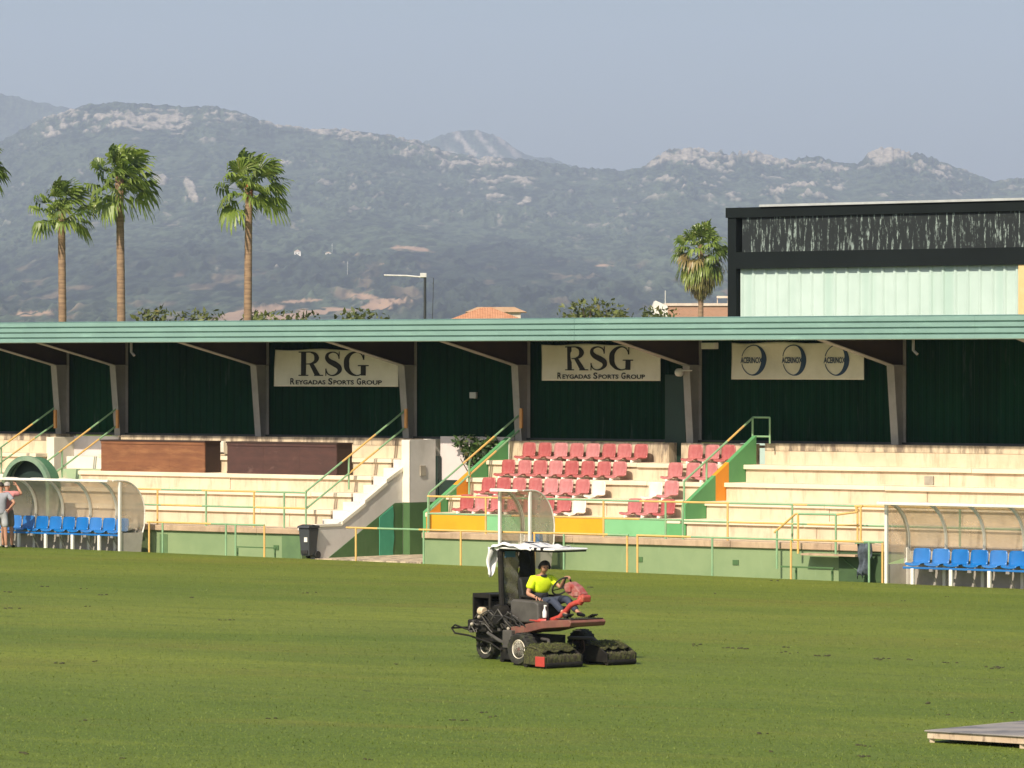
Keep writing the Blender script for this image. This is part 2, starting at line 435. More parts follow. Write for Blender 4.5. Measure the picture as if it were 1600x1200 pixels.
    ca.data.foreach_set('color', np.stack([rk, ea, dk, lite], -1).ravel().astype(np.float32))
    me.materials.append(mat)
    o = bpy.data.objects.new(name, me); COL.objects.link(o)
    return tag(o, label, None, kind='structure')

MAIN = [(-2600,330),(-1900,250),(-1500,280),(-1000,220),(-700,260),(-400,300),(-100,252),(0,222),(30,205),(70,184),(130,166),(190,160),(250,165),(340,168),(380,178),(430,196),(480,202),(540,205),(600,211),(650,222),(700,238),(750,246),(830,250),(900,262),(940,265),(1000,264),(1020,252),(1040,240),(1065,235),(1100,238),(1150,242),(1180,241),(1210,249),(1240,251),(1280,246),(1310,256),(1340,257),(1355,244),(1385,237),(1420,241),(1450,248),(1480,256),(1510,268),(1550,284),(1575,281),(1620,279),(1800,292),(2100,330),(2500,290),(2900,340),(3400,400)]
def blob(PX, py, cx, cy, rx, ry, rot=0):
    c, s = math.cos(R(rot)), math.sin(R(rot)); x = PX-cx; y = py-cy
    return np.clip(1.6 - np.sqrt(((x*c+y*s)/rx)**2 + ((-x*s+y*c)/ry)**2)*1.1, 0, 1)
def main_cover(PX, py, T, X, Y, yr):
    d = py - yr[None,:]
    n = fbm(X/16, Y/7, 4, 77, .62); n2 = fbm(X/90, Y/30, 3, 78); n3 = fbm(X/5.5, Y/2.6, 2, 79)
    strata = fbm(X/60, Y/3.5+X/90, 3, 81)
    reg = np.zeros_like(T)
    def add(v): np.maximum(reg, v, out=reg)
    # crag bands, by place on the mountain
    add(blob(PX, py, 230, 196, 210, 28, 4)*.95); add(blob(PX, py, 90, 205, 90, 16, -18)*.8); add(blob(PX, py, 380, 187, 80, 14, 8))
    add(blob(PX, py, 560, 215, 130, 12, 9)*.9); add(blob(PX, py, 690, 240, 130, 16, 12)*.95); add(blob(PX, py, 760, 290, 200, 34, 14)*.62)
    add(blob(PX, py, 1085, 246, 90, 15, 2)*1.0); add(blob(PX, py, 1240, 258, 90, 10, 5)*.75); add(blob(PX, py, 1385, 246, 45, 14, 0)); add(blob(PX, py, 1480, 268, 70, 18, 12)*.9)
    add(blob(PX, py, 1150, 285, 220, 30, 4)*.6); add(blob(PX, py, 990, 275, 120, 10, 4)*.6); add(blob(PX, py, 470, 250, 120, 12, 0)*.5)
    reg = reg*(0.55+.45*ss(.35,.6,n2))
    thr = 0.755 - .28*reg
    rk = ss(thr, thr+.07, n*.50 + n3*.28 + strata*.28)*ss(.25,.5,reg)
    # slabs of bare rock right on the crest at the right
    crest = np.maximum(blob(PX, d, 1075, 2, 75, 13), blob(PX, d, 1190, 4, 60, 9)); crest = np.maximum(crest, blob(PX, d, 1385, 3, 42, 14)); crest = np.maximum(crest, blob(PX, d, 1300, 6, 26, 6)*.7)
    rk = np.maximum(rk, ss(.40, .62, crest*.60 + (n-.5)*1.4 + (n3-.5)*.3))
    sl = blob(PX, py, 298, 296, 9, 24, -24)*.8 + blob(PX, py, 250, 282, 12, 9, 0)*.8      # pale rock slide
    rk = np.maximum(rk, ss(.5, .65, sl + (n-.5)*.9))
    rk = np.maximum(rk, ss(.66, .72, n*.5+n3*.5)*ss(240, 290, py)*ss(430, 300, py)*.7)
    e = np.zeros_like(T)
    for (cx, cy, rx, ry, rot, k) in [(640,390,48,6,3,1),(575,398,60,4,6,.6),(610,417,34,3.0,14,.9),(520,425,20,3,-20,.6),(545,462,60,6,4,1),(610,470,52,6,-5,1.1),(585,478,26,7,4,1.1),(470,470,50,3,-4,.9),(390,488,52,9,-12,1.1),(330,478,24,4,-16,.8),(440,495,44,5,0,.9),(540,440,50,8,8,.5),(700,455,30,3,10,.5),(720,400,50,4,4,.5),(60,490,40,4,0,.5),(230,490,30,3,0,.6),(900,410,90,3,6,.25),(1120,420,80,3,3,.3),(520,486,60,6,0,.6)]:
        np.maximum(e, blob(PX, py, cx, cy, rx, ry, rot)*k, out=e)
    ne = fbm(X/26, Y/8, 4, 90)
    ea = ss(.44, .62, e*.75 + (ne-.5)*1.5)*ss(.05,.2,e)
    tr = fbm(X/6, Y/3, 2, 92)                                       # trees standing in the bare ground
    ea = ea*ss(.70, .60, tr)
    faint = ss(.60, .75, fbm(X/14, Y/6, 4, 93))*ss(395, 430, py)*.40
    ea = np.maximum(ea, faint)
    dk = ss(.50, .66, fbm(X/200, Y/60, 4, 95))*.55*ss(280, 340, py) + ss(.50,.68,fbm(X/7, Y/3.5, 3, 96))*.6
    return rk, ea, np.clip(dk,0,1)*(1-rk)*(1-ea)
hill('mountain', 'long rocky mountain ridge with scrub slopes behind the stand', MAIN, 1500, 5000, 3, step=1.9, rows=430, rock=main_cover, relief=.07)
def dome_cover(PX, py, T, X, Y, yr):
    # tilted pale strata curving down to the right
    ph = (PX - 735)/22.0 - (py-205)/30.0 - ((py-205)/40.0)**2*.3
    n = fbm(PX/9, py/9, 3, 5)
    st = ss(.66, .86, .5+.5*np.sin(ph*4.2 + (n-.5)*2.5))*ss(690, 712, PX)*ss(825, 800, PX)*ss(.3,.5,n)
    return st*.85, np.zeros_like(T), np.zeros_like(T)
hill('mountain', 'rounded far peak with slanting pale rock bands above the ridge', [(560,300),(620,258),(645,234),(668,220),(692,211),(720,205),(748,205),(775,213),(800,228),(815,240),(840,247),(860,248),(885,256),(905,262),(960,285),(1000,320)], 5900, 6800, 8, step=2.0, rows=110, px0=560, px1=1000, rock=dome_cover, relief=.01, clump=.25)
def left_cover(PX, py, T, X, Y, yr):
    n = fbm(X/40, Y/90, 4, 61, .6); 
    return ss(.66, .72, n)*ss(200,160,py)*.5, np.zeros_like(T), np.zeros_like(T)
hill('mountain', 'smooth dark far shoulder at the left edge above the ridge', [(-2600,260),(-1800,180),(-1200,150),(-800,120),(-400,110),(-100,128),(0,146),(50,158),(110,171),(170,184),(260,206),(340,232),(420,280),(440,300)], 5500, 6700, 15, step=2.5, rows=120, px0=-350, px1=420, rock=left_cover, relief=.03, clump=.8)

# ---- a few small white houses and masts on the slope
def hillside_house(px, py, wpx, hpx, label, Y=2900, roofcol=None):
    k = Y/F; x = (px-800)*k; z = CAMH + (570-py)*k; w = wpx*k; h = hpx*k
    t = thing('hillside_house', label, 'house', (x, Y, z-4), 0, 'small houses on the hillside')
    MB().box(-w/2, w/2, -2.5, 4, -20, 4+h*.7).build('wall', M('house_white', (.75,.72,.66), None, .8), t)
    MB().prism([(-w/2-.4, 4+h*.7), (w/2+.4, 4+h*.7), (0, 4+h*1.15)], 1, -2.9, 4.4).build('roof', M('house_roof', (.55,.42,.33), None, .8), t)
    m = MB()
    for i in (-.25, .2): m.box(w*i-.5, w*i+.5, -2.56, -2.49, 4+h*.15, 4+h*.45)
    m.build('window', M('dark_glass', (.03,.03,.035), None, .2), t)
# approximate depth where the slope is seen at that height
hillside_house(465, 398, 10, 7, 'small white house alone on the slope above the bare earth', Y=6250)
hillside_house(513, 399, 9, 5, 'tiny pale house beside the hillside mast', Y=6250)

# ---- the hazy air between the stand and the mountains
def haze():
    me = MB().box(-6000, 6500, -1500, 15600, -30, 1050)
    m = bpy.data.materials.new('haze_air'); m.use_nodes = True; nt = m.node_tree
    for n in list(nt.nodes):
        if n.type != 'OUTPUT_MATERIAL': nt.nodes.remove(n)
    v = nt.nodes.new('ShaderNodeVolumePrincipled'); v.inputs['Color'].default_value = (.65,.75,.99,1)
    v.inputs['Density'].default_value = HAZE; v.inputs['Anisotropy'].default_value = 0.0
    nt.links.new(v.outputs[0], nt.nodes['Material Output'].inputs['Volume'])
    o = me.build('haze', m); tag(o, 'pale blue summer haze in front of the mountains', 'haze', kind='stuff')
HAZE = 0.76e-4
haze()
# ================================================================ THE GRANDSTAND
WK = [0.0, 1.4, 2.2, 3.0, 3.8, 4.6]            # fronts of coping, four rows, parapet
ZK = [0.75, 1.19, 1.62, 2.06, 2.50, 3.03]
W_CLAD = 5.22
stand = thing('grandstand', 'long low concrete grandstand with mint green roof edge and dark green back wall', 'grandstand', SW(0,0), -TH, None, (0,0,0))
s_A1 = S(88, 4.6)                                # end of the far left rows
s_B0 = S(126, 3.0); s_B1 = S(517, 1.4)           # left rows
s_ST = S(495, 0.0)                               # wall carrying the stair
s_C0 = S(668, 1.4); s_C1 = S(1068, 1.4)          # rows with red seats
s_D1 = 34.0
s_L = -42.0
def rows_of(name, s0, s1, seed, ks=(1,2,3,4), slabm='concrete_slab', fill=True, label=None, par=True):
    rr = random.Random(seed)
    root = stand
    m = MB()
    body = m
    for k in ks:
        w0, z1 = WK[k], ZK[k]; zb = ZK[k-1]
        # risers: precast panels with joints
        x = s0
        while x < s1 - .05:
            x2 = min(s1, x + rr.uniform(3.2, 6.5))
            if s1-x2 < 1.0: x2 = s1
            j = rr.uniform(-.006, .006)
            m.box(x+.006, x2-.006, w0+j, w0+.80, -.3 if k == ks[0] else zb-.06, z1-.115)
            x = x2
    m.build('riser', MATS['concrete'], root, bevel=0)
    m = MB()
    for k in ks:
        w0, z1 = WK[k], ZK[k]; x = s0-.05
        while x < s1 - .02:
            x2 = min(s1+.05, x + rr.uniform(3.5, 7.0))
            if s1-x2 < 1.0: x2 = s1+.05
            dz = rr.uniform(-.006, .006)
            m.box(x+.005, x2-.005, w0-.07+rr.uniform(-.008,.008), w0+.86, z1-.11+dz, z1+dz)
            x = x2
    m.build('terrace_slab', MATS[slabm], root, bevel=.012)
    if par:
        m = MB(); m.box(s0, s1, 4.60, 4.82, ZK[4]-.1, ZK[5]-.19)
        m.build('back_riser', MATS['concrete'], root)
        m = MB(); x = s0
        while x < s1-.1:
            x2 = min(s1, x+rr.uniform(5,9)); m.box(x+.003, x2-.003, 4.585, 5.4, ZK[5]-.19, ZK[5]+rr.uniform(-.012,.01)); x = x2
        m.build('parapet', MATS['parapet'], root, bevel=.01)

rows_of('left', s_B0, s_B1, 1)
rows_of('far_left', s_L, s_A1, 2)
rows_of('seats', s_C0+.02, S(1063,1.4), 3, par=False)
rows_of('right', s_C1+.10, s_D1, 4)
# parapet behind the red seats, with the opening of the door
m = MB(); sa, sb = s_C0+.05, S(1045, 4.6); sc_, sd = S(1064, 4.6), S(1180, 4.6)
m.box(sa, sb, 4.60, 4.80, 2.4, ZK[5]-.02); m.box(sc_, sd, 4.60, 4.80, 2.4, ZK[5]-.02)
m.box(sb-.14, sb, 4.80, 5.3, 2.4, ZK[5]-.02); m.box(sc_, sc_+.14, 4.8, 5.3, 2.4, ZK[5]-.02)
m.box(sa, sb-.15, 4.80, 5.3, 2.9, 2.96); m.box(sc_+.15, sd, 4.80, 5.3, 2.9, 2.96)
m.build('parapet', MATS['parapet'], stand, bevel=.015)

# walkway floor, front wall, coping
m = MB(); m.box(s_L, s_ST-.01, .1, 1.45, .3, ZK[0]-.02); m.box(S(662,0)+.02, s_D1, .1, 1.45, .3, ZK[0]-.02)
m.build('walkway', MATS['concrete'], stand)
segs = [(s_L, S(500,0)-.65), (S(662, 0), s_D1)]
for a, b in segs: MB().box(a, b, 0.0, .25, -.6, .60).build('front_wall', MATS['green_wall'], stand)
rr = random.Random(5)
for a, b in segs:
    m = MB(); x = a-.02
    while x < b-.05:
        x2 = min(b+.02, x+rr.uniform(2.5,5)); m.box(x+.004, x2-.004, -.07+rr.uniform(-.008,.008), .34, .60, .75+rr.uniform(-.008,.008)); x = x2
    m.build('coping', MATS['coping'], stand, bevel=.015)
for px in (432, 1000, 1150):
    x = S(px, 0); MB().box(x-.09, x+.09, -.02, .02, .18, .30).build('vent', MATS['dado_green'], stand)
# darker painted recess panels in the front wall
for a, b, c_ in ((441, 470, .58), (250, 262, .50)): MB().box(S(a,0), S(b,0), -.015, .01, -.3, c_).build('wall_panel', M('panel_green', (.11,.19,.08), (.09,.16,.07), .7), stand)

# stair of the left rows and its side wall
nst = 8; run = 3.2/nst; rise = (ZK[4]-ZK[0])/nst
m = MB()
for i in range(nst):
    w0 = 1.0 + i*run; m.box(s_B1+.06, s_ST-.14, w0, w0+run+.03, .2, ZK[0]+rise*(i+1)-.002*i)
m.box(s_B1+.06, s_ST-.14, 1.0+nst*run, 5.2, .2, ZK[4]+.02)
m.build('stair', MATS['white_wall'], stand, bevel=.01)
m = MB()
side = [(0.0, -.6), (5.6, -.6), (5.6, ZK[5]), (4.35, ZK[5]), (4.35, 2.45), (3.9, 2.45), (3.55, 2.30), (1.0, .95), (.55, .80), (0, .80)]
m.prism([(a, b) for a, b in side], 0, s_ST-.13, s_ST)
m.build('stair_wall', MATS['white_wall'], stand, bevel=.008)
m = MB()      # bright sloping nosing of the wall, broken into three flights
m.box(s_ST-.16, s_ST+.02, -.03, .95, .80, .87)
for (wa, za, wb, zb) in ((.95,.93,1.9,1.42), (1.84,1.46,2.75,1.95), (2.69,1.99,3.6,2.42)):
    m.prism([(wa,za-.11),(wb,zb-.11),(wb,zb),(wa,za)], 0, s_ST-.15, s_ST+.03)
m.box(s_ST-.15, s_ST+.03, 3.56, 4.36, 2.36, 2.50)
m.build('wall_nosing', MATS['cream_wall'], stand, bevel=.008)
m = MB(); m.box(S(485,0), s_ST-.135, -.02, .25, -.5, .80); m.box(S(478,0)-.2, s_ST-.13, -.1, 1.0, .70, .83)
m.build('stair_landing', MATS['white_wall'], stand, bevel=.01)
# green painted lower band on the passage side
def fl(w): return S(641, 3.6)
m = MB()
m.prism([(.42, -.5), (3.35, -.5), (3.35, 1.36), (3.05, 1.36), (.42, -.02)], 0, s_ST+.0, s_ST+.012)
m.build('painted_dado', MATS['dado_green'], stand)
m = MB(); pts = []
za, zb = -.5, None
jag = [(2.42,-.5),(2.95,-.5),(2.99,-.2),(2.94,.1),(3.0,.45),(2.96,.8),(2.98,1.05),(2.95,1.29),(2.42,1.0)]
m.prism(jag, 0, s_ST+.012, s_ST+.03)
m.build('teal_panel', MATS['teal_paint'], stand)
# pillar and inner part of the passage wall
sp = S(641, 3.4)
m = MB(); m.box(s_ST-.05, sp, 3.38, 4.42, 1.37, ZK[5]-.01)
m.build('passage_wall', MATS['white_wall'], stand)
m = MB(); m.box(s_ST-.05, sp+.004, 3.376, 4.43, -.6, 1.37)
m.build('passage_dado', MATS['dado_green'], stand)
m = MB(); m.box(s_ST-.02, sp+.006, 3.36, 3.374, 1.37, ZK[5]-.03)
m.build('pillar_face', MATS['cream_wall'], stand)
m = MB(); m.box(sp+.0, sp+.03, 3.78, 4.0, 2.06, 2.34); m.build('electric_box', M('old_box', (.40,.36,.28), (.3,.26,.2), .7), stand, bevel=.01)
# back wall of the passage
m = MB(); m.box(sp-.02, S(800, 4.7), 4.64, 4.80, -.6, 3.10); m.build('passage_wall', M('pale_wall', (.66,.60,.58), (.58,.52,.50), .8, scale=.8, stain=(.40,.36,.36), stain_amt=.4), stand)
m = MB(); x0 = S(678, 4.5)
m.box(x0, x0+.17, 4.45, 4.60, -.4, 2.58); m.prism([(x0-.14, 2.30), (x0, 2.26), (x0, 2.36), (x0-.14, 2.38)], 1, 4.47, 4.55)
m.box(x0+.17, x0+.95, 4.5, 4.56, -.4, 1.95)
m.build('gate', M('gate_green', (.012,.03,.022), None, .6), stand, bevel=.008)
# passage floor
m = MB(); m.box(s_ST, S(662,0), -.1, 5.6, -.12, gz(-8,0)+.02); m.build('passage_floor', MATS['parapet'], stand)

# left flank of the seated rows: solid painted wall, orange panel, and front panels
def flank(s0, s1, wlo, whi, zlo_top, zhi_top, orange, name='flank_wall', zbot=.3):
    def zt(w): return zlo_top + (zhi_top-zlo_top)*(w-wlo)/(whi-wlo)
    cuts = [wlo] + [c for c in orange] + [whi]
    for i in range(len(cuts)-1):
        a, b = cuts[i], cuts[i+1]
        mm = MB().prism([(a, zbot), (b, zbot), (b, zt(b)), (a, zt(a))], 0, s0, s1)
        mm.build(name, MATS['orange_paint' if i % 2 else 'flank_green'], stand)
    return zt
zt1 = flank(s_C0-.12, s_C0, 1.36, 5.05, 1.22, 3.32, (2.55, 3.12))
zt2 = flank(s_C1-.03, s_C1+.09, 1.36, 4.25, 1.55, 3.22, (2.58, 3.12))
# small orange front quarter of the left flank
MB().prism([(1.35,.7),(1.9,.7),(1.9,1.5),(1.35,1.2)], 0, s_C0+.0, s_C0+.012).build('painted_panel', MATS['orange_paint'], stand)
fp = [(668, 760, 'yellow_paint'), (760, 868, 'mint_paint'), (868, 945, 'yellow_paint'), (945, 1040, 'mint_paint')]
for a, b, mt in fp:
    MB().box(S(a,1.33)+.004, S(b,1.33)-.004, 1.30, 1.345, .74, 1.17).build('painted_panel', MATS[mt], stand)
MB().box(S(1040,1.33)+.01, S(1066,1.33), 1.33, 1.38, .74, 1.08).build('painted_panel', MATS['flank_green'], stand)

# ---- the corrugated back wall, columns, rafters, roof and fascia
def corrug(s0, s1, w, z0, z1, pitch=.26, depth=.035, along=0):
    m = MB(); prof = []; x = s0
    while x < s1:
        prof += [(x, w), (x+pitch*.38, w), (x+pitch*.5, w-depth), (x+pitch*.88, w-depth)]; x += pitch
    prof.append((s1, w))
    m.grid([[(a, b, z0) for a, b in prof], [(a, b, z1) for a, b in prof]])
    return m
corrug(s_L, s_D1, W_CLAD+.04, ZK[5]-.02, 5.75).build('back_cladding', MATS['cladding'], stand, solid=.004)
m = MB(); dx = S(1048, 5.2); dx = S(1042,4.95); m.box(dx-.05, dx+.62, 4.93, 4.97, 2.4, 4.75); m.build('door', M('door_green', (.008,.03,.018), None, .45), stand, bevel=.01)
m = MB(); m.box(s_L, s_D1, 5.13, 5.19, ZK[5]-.01, ZK[5]+.05); m.build('base_rail', MATS['steel_dark'], stand)
COLPX = [91, 183, 403, 634, 811, 1079, 1398]
cols = [S(p, 4.85) for p in COLPX]
cols = [cols[0]-11.0, cols[0]-5.6] + cols + [cols[-1]+5.8]
for i, c in enumerate(cols):
    m = MB()
    # tapered I column: front flange leaning forward to the top, web, rear flange
    zt_ = 5.0; zb_ = 2.52 if i in (6,7) else ZK[5]-.03
    wf_b, wf_t = 4.86, 4.66; hb = .11
    m.prism([(wf_b,zb_),(wf_b+.02,zb_),(wf_t+.02,zt_),(wf_t,zt_)], 0, c-hb, c+hb)
    m.prism([(wf_b+.02,zb_),(5.16,zb_),(5.16,zt_),(wf_t+.02,zt_)], 0, c-.02, c+.02)
    m.box(c-hb, c+hb, 5.16, 5.18, zb_, 5.7)
    m.box(c-.15, c+.15, 4.80, 5.18, zb_, zb_+.02)
    cc = m.build('column', MATS['column_steel'], stand)
    m = MB()
    m.prism([(4.66,5.0),(5.16,5.0),(5.16,5.80),(1.75,5.80),(1.75,5.62)], 0, c-.025, c+.025)
    m.build('rafter', MATS['rafter_steel'], stand)
    m = MB()
    m.prism([(4.66,4.98),(1.75,5.60),(1.75,5.62),(4.66,5.0)], 0, c-hb, c+hb); m.prism([(4.6,5.0),(5.16,4.99),(5.16,4.97),(4.6,4.98)], 0, c-hb, c+hb)
    m.build('rafter_flange', MATS['column_steel'], stand)
# roof sheet and fascia of three ribbed bands
m = MB(); m.prism([(1.66,5.99),(8.6,6.03),(8.6,5.95),(1.66,5.90)], 0, s_L, s_D1); m.build('roof', MATS['fascia'], stand)
m = MB(); m.box(s_L, s_D1, 1.8, 8.5, 5.80, 5.84); m.build('roof_lining', MATS['roof_under'], stand)
m = MB()
zf0, zf1 = Z(500, 534.3, 1.62), Z(500, 500.3, 1.62)
H = zf1-zf0
prof = []
nb = 4
for i in range(nb):
    a = zf0 + H*i/nb; b = zf0 + H*(i+1)/nb; e = .018
    prof += [(1.64, a), (1.60, a+e), (1.60, b-e*1.6), (1.655, b-e)]
prof += [(1.64, zf1), (1.72, zf1+.01), (1.80, zf1), (1.80, zf0)]
x = s_L; rr = random.Random(3)
while x < s_D1:
    x2 = min(s_D1, x+6.1); d = rr.uniform(-.005,.005)
    m.prism([(p[0]+d, p[1]) for p in prof], 0, x+.002, x2-.002); x = x2
m.build('fascia', MATS['fascia'], stand)
m = MB()
for px in (205, 1427): 
    x = S(px, 2.2); m.tube([(x, 2.2, 5.82), (x, 2.2, 5.35), (x+.12, 2.2, 5.25)], .035)
m.build('drain_pipe', MATS['column_steel'], stand)
m = MB()
for px, py, w in ((741, 617, 5.08),):
    s_, z_ = onw(px, py, w); m.box(s_-.12, s_+.10, w-.06, w+.02, z_-.09, z_+.07); m.box(s_-.02, s_+.02, w, w+.1, z_-.1, z_-.02)
m.build('floodlight', M('lamp_grey', (.45,.45,.42), None, .4), stand, bevel=.01)
s_, z_ = onw(1063, 582, 4.5)
m = MB(); m.lathe([(.06,-.14),(.10,-.10),(.105,.02),(.04,.06)], (s_,4.5,z_), 0, 12); m.tube([(s_+.05,4.5,z_+.05),(s_+.3,4.6,z_+.05)], .015)
m.build('ceiling_lamp', M('lamp_pale', (.6,.6,.55), None, .4), stand, smooth=True)
m = MB(); s_, z_ = onw(1109, 541, 4.0); m.box(s_-.2, s_+.2, 3.9, 4.1, z_-.07, z_+.09); m.build('cable_box', M('lamp_pale'), stand, bevel=.01)
s_, z_ = onw(1452, 751, 3.0); MB().box(s_-.13, s_+.13, 2.97, 3.03, z_-.11, z_+.11).build('socket_box', M('old_box'), stand, bevel=.01)
# upper white wall block left of the brown boxes
m = MB(); a, b = S(99, 4.3), s_B0-.05
m.box(S(88,4.6), S(100,4.6), 4.2, 5.0, .3, ZK[5]-.08); m.build('pillar', MATS['cream_wall'], stand, bevel=.01)
m = MB(); m.box(S(100,4.6), S(158,4.9)+.6, 5.0, 5.15, 1.0, ZK[5]-.05); m.build('passage_wall', M('pale_wall'), stand)
m = MB(); m.box(S(100,4.0), S(160,4.0)+.1, 4.1, 4.9, 2.05, 2.42); m.build('step_block', MATS['cream_wall'], stand)
m = MB(); m.box(S(90,3.4), S(160,3.4), 3.4, 4.08, 1.6, 2.08); m.build('step_block', M('mixed_green', (.33,.44,.25), (.55,.45,.30), .8, scale=1.1, lo=.45, hi=.6), stand)
m = MB(); m.box(S(96,2.6), s_B0+.02, 2.6, 3.38, .3, 1.72); m.build('step_block', M('pinkish', (.62,.50,.40), (.52,.42,.32), .8, scale=.8), stand)
m = MB(); m.box(S(84,2.4), S(94,2.4), 2.3, 2.6, .3, 1.86); m.build('pillar', MATS['cream_wall'], stand, bevel=.01)

# ---- railings
def run_tubes(t, parts, r=.025):
    """parts = [(name, material, [points])...] in stand coordinates"""
    for nm, mt, pts in parts:
        MB().tube(pts, r, 8).build(nm, MATS[mt], t, smooth=True)
G, Yy = 'rail_green', 'rail_yellow'
def hrail(name, label, w, px0, px1, z, zmid, posts, breaks, zpost0, group, r=.025):
    s0, s1 = S(px0, w), S(px1, w)
    t = sthing(name, label, 'railing', s0, w, 0, group)
    for lv, zz in enumerate([z] + ([zmid] if zmid else [])):
        cuts = sorted([px0] + breaks + [px1]); 
        for i in range(len(cuts)-1):
            MB().tube([(S(cuts[i], w), w, zz), (S(cuts[i+1], w), w, zz)], r, 8).build('rail', MATS[Yy if (i+lv) % 2 == 0 else G], t, smooth=True)
    for j, (p, c) in enumerate(posts):
        x = S(p, w); MB().tube([(x, w, zpost0), (x, w, z-.01)], r*1.05, 8).build('post', MATS[G if c == 'g' else Yy], t, smooth=True)
    return t
gp = 'perimeter rails along the pitch'; PW = -1.38
hrail('pitch_rail', 'thin yellow and green rail along the pitch between the left dugout and the grey bin', PW, 230, 413, Z(300,817.5,PW), None, [(233,'y'),(254,'g'),(353,'g'),(368,'g'),(413,'y')], [330], -.3, gp)
hrail('pitch_rail', 'yellow and green pitch rail from the white stair past the passage', PW, 541, 862, Z(600,826,PW), None, [(556,'y'),(662,'g'),(720,'y'),(835,'y')], [590,655], -.3, gp)
hrail('pitch_rail', 'short yellow and green pitch rail behind the mower canopy', PW, 845, 982, Z(900,834,PW), None, [(881,'g'),(980,'y')], [950], -.3, gp)
hrail('pitch_rail', 'yellow cornered pitch rail in front of the right hand terraces', PW, 995, 1380, Z(1100,839.5,PW), None, [(996,'y'),(1113,'g'),(1236,'y'),(1358,'g'),(1379,'y')], [1080,1240,1350], -.3, gp)
gc = 'rails on the front walkway'
hrail('walkway_rail', 'two bar yellow and green rail on the walkway before the left terraces', .12, 213, 479, 1.68, 1.27, [(246,'y'),(322,'g'),(397,'y'),(444,'g'),(478,'g')], [252,316,400], .74, gc)
hrail('walkway_rail', 'two bar yellow and green rail on the walkway before the red seats', .12, 668, 1068, 1.66, 1.22, [(669,'g'),(759,'y'),(943,'y'),(1040,'g'),(1067,'g')], [800,1000], .74, gc)
hrail('walkway_rail', 'two bar green and yellow rail on the walkway before the right terraces', .12, 1069, 1620, 1.66, 1.20, [(1137,'y'),(1238,'g'),(1340,'y'),(1500,'g')], [1140,1240,1262,1345], .74, gc)
# access stair rail, orange, at the right
def onp(px, py, w): s_, z_ = onw(px, py, w); return (s_, w, z_)
t = sthing('access_rail', 'orange stepped rail with sloping end before the right dugout', 'railing', S(1214,-.25), -.25, 0)
w = -.25
run_tubes(t, [('rail', 'rail_yellow', [onp(1210,832,w), onp(1243,803,w), onp(1248,803,w)]), ('rail', 'rail_green', [onp(1248,803,w), onp(1308,804,w)]),
  ('rail', 'rail_yellow', [onp(1308,804,w), onp(1340,800,w)]), ('post', 'rail_green', [onp(1214,829,w), onp(1214,889,w)]), ('post', 'rail_yellow', [onp(1247,803,w), onp(1247,865,w)]),
  ('post', 'rail_green', [onp(1306,804,w), onp(1306,866,w)]), ('post', 'rail_yellow', [onp(1345,789,w), onp(1345,849,w)]), ('post','rail_yellow', [onp(1338,791,w), onp(1338,800,w)]), ('rail','rail_yellow',[onp(1336,791,w), onp(1348,791,w)])], .028)
# hand rails up the stairs: in planes s = const
def slope_rail(name, label, s0, pts_list, posts, group):
    t = sthing(name, label, 'railing', s0, pts_list[0][1][0][0], 0, group)
    for mt, pp in pts_list: MB().tube([(s0, a, b) for a, b in pp], .027, 8).build('rail', MATS[mt], t, smooth=True)
    for mt, pp in posts: MB().tube([(s0, a, b) for a, b in pp], .027, 8).build('post', MATS[mt], t, smooth=True)
    return t
def sp_pts(pxpy, s0):                      # pixels on the plane s = s0 -> (w, z)
    out = []
    for px, py in pxpy:
        a, b = ray(px, py)
        # X = a Y ; (X-OX)U0 + (Y-OY)U1 = s0
        Yd = (s0 + OX*U[0] + OY*U[1])/(a*U[0] + U[1]); X = a*Yd
        out.append(((X-OX)*N[0] + (Yd-OY)*N[1], CAMH + b*Yd))
    return out
gs = 'sloping hand rails up the stairs'
def double_rail(name, label, px0, w0, up, lo, posts):
    s0 = S(px0, w0)
    u = sp_pts(up, s0); l = sp_pts(lo, s0)
    def lerp(a, b, k): return (a[0]+(b[0]-a[0])*k, a[1]+(b[1]-a[1])*k)
    pl = []
    for seg, cc in ((u, (G, Yy, G)), (l, (G, Yy, G))):
        k1, k2 = (.36, .70) if seg is u else (.42, .72)
        a, b = seg[0], seg[-1]; p1, p2 = lerp(a, b, k1), lerp(a, b, k2)
        pl += [(cc[0], [a, p1]), (cc[1], [p1, p2]), (cc[2], [p2, b])]
    return slope_rail(name, label, s0, pl, [(mt, sp_pts(pp, s0)) for mt, pp in posts], gs), s0
double_rail('hand_rail', 'long two bar hand rail up the white stair beside the dark brown box', 478, .9, [(478,768),(632,642)], [(478,795),(634,667)], [(G, [(478,768),(478,832)]), (G, [(545,713),(545,765)])])
double_rail('hand_rail', 'green and orange hand rail above the left flank of the red seats', 670, 1.2, [(670,771),(815,645)], [(670,799),(815,669)], [(G, [(670,771),(670,835)]), (G, [(733,716),(733,775)])])
double_rail('hand_rail', 'hand rail crossing in front of the green tunnel mouth up to a column', 70, 2.0, [(38,748),(184,637)], [(74,748),(185,663)], [(G, [(97,702),(97,752)])])
double_rail('hand_rail', 'hand rail at the far left edge of the terraces', 2, 2.6, [(-30,722),(84,638)], [(-30,745),(86,662)], [(G, [(2,700),(2,760)])])
for px, lab in ((634,'column by the white stair'), (814,'column by the red seats'), (183,'column left of the brown box'), (86,'leftmost visible column')):
    s_ = S(px, 4.62); z_ = Z(px, 668, 4.62)
    smesh(MB().box(s_-.04, s_+.04, 4.60, 4.66, z_-.02, z_+.50), 'rail_plate', 'orange upright rail plate on the '+lab, 'plate', M('plate_orange', (.55,.27,.08), (.45,.22,.08), .6), s_, 4.62, 0, 'orange rail plates on columns')
s0 = S(1068, 1.45)
P1 = sp_pts([(1069,752),(1177,652)], s0); q = P1[-1]
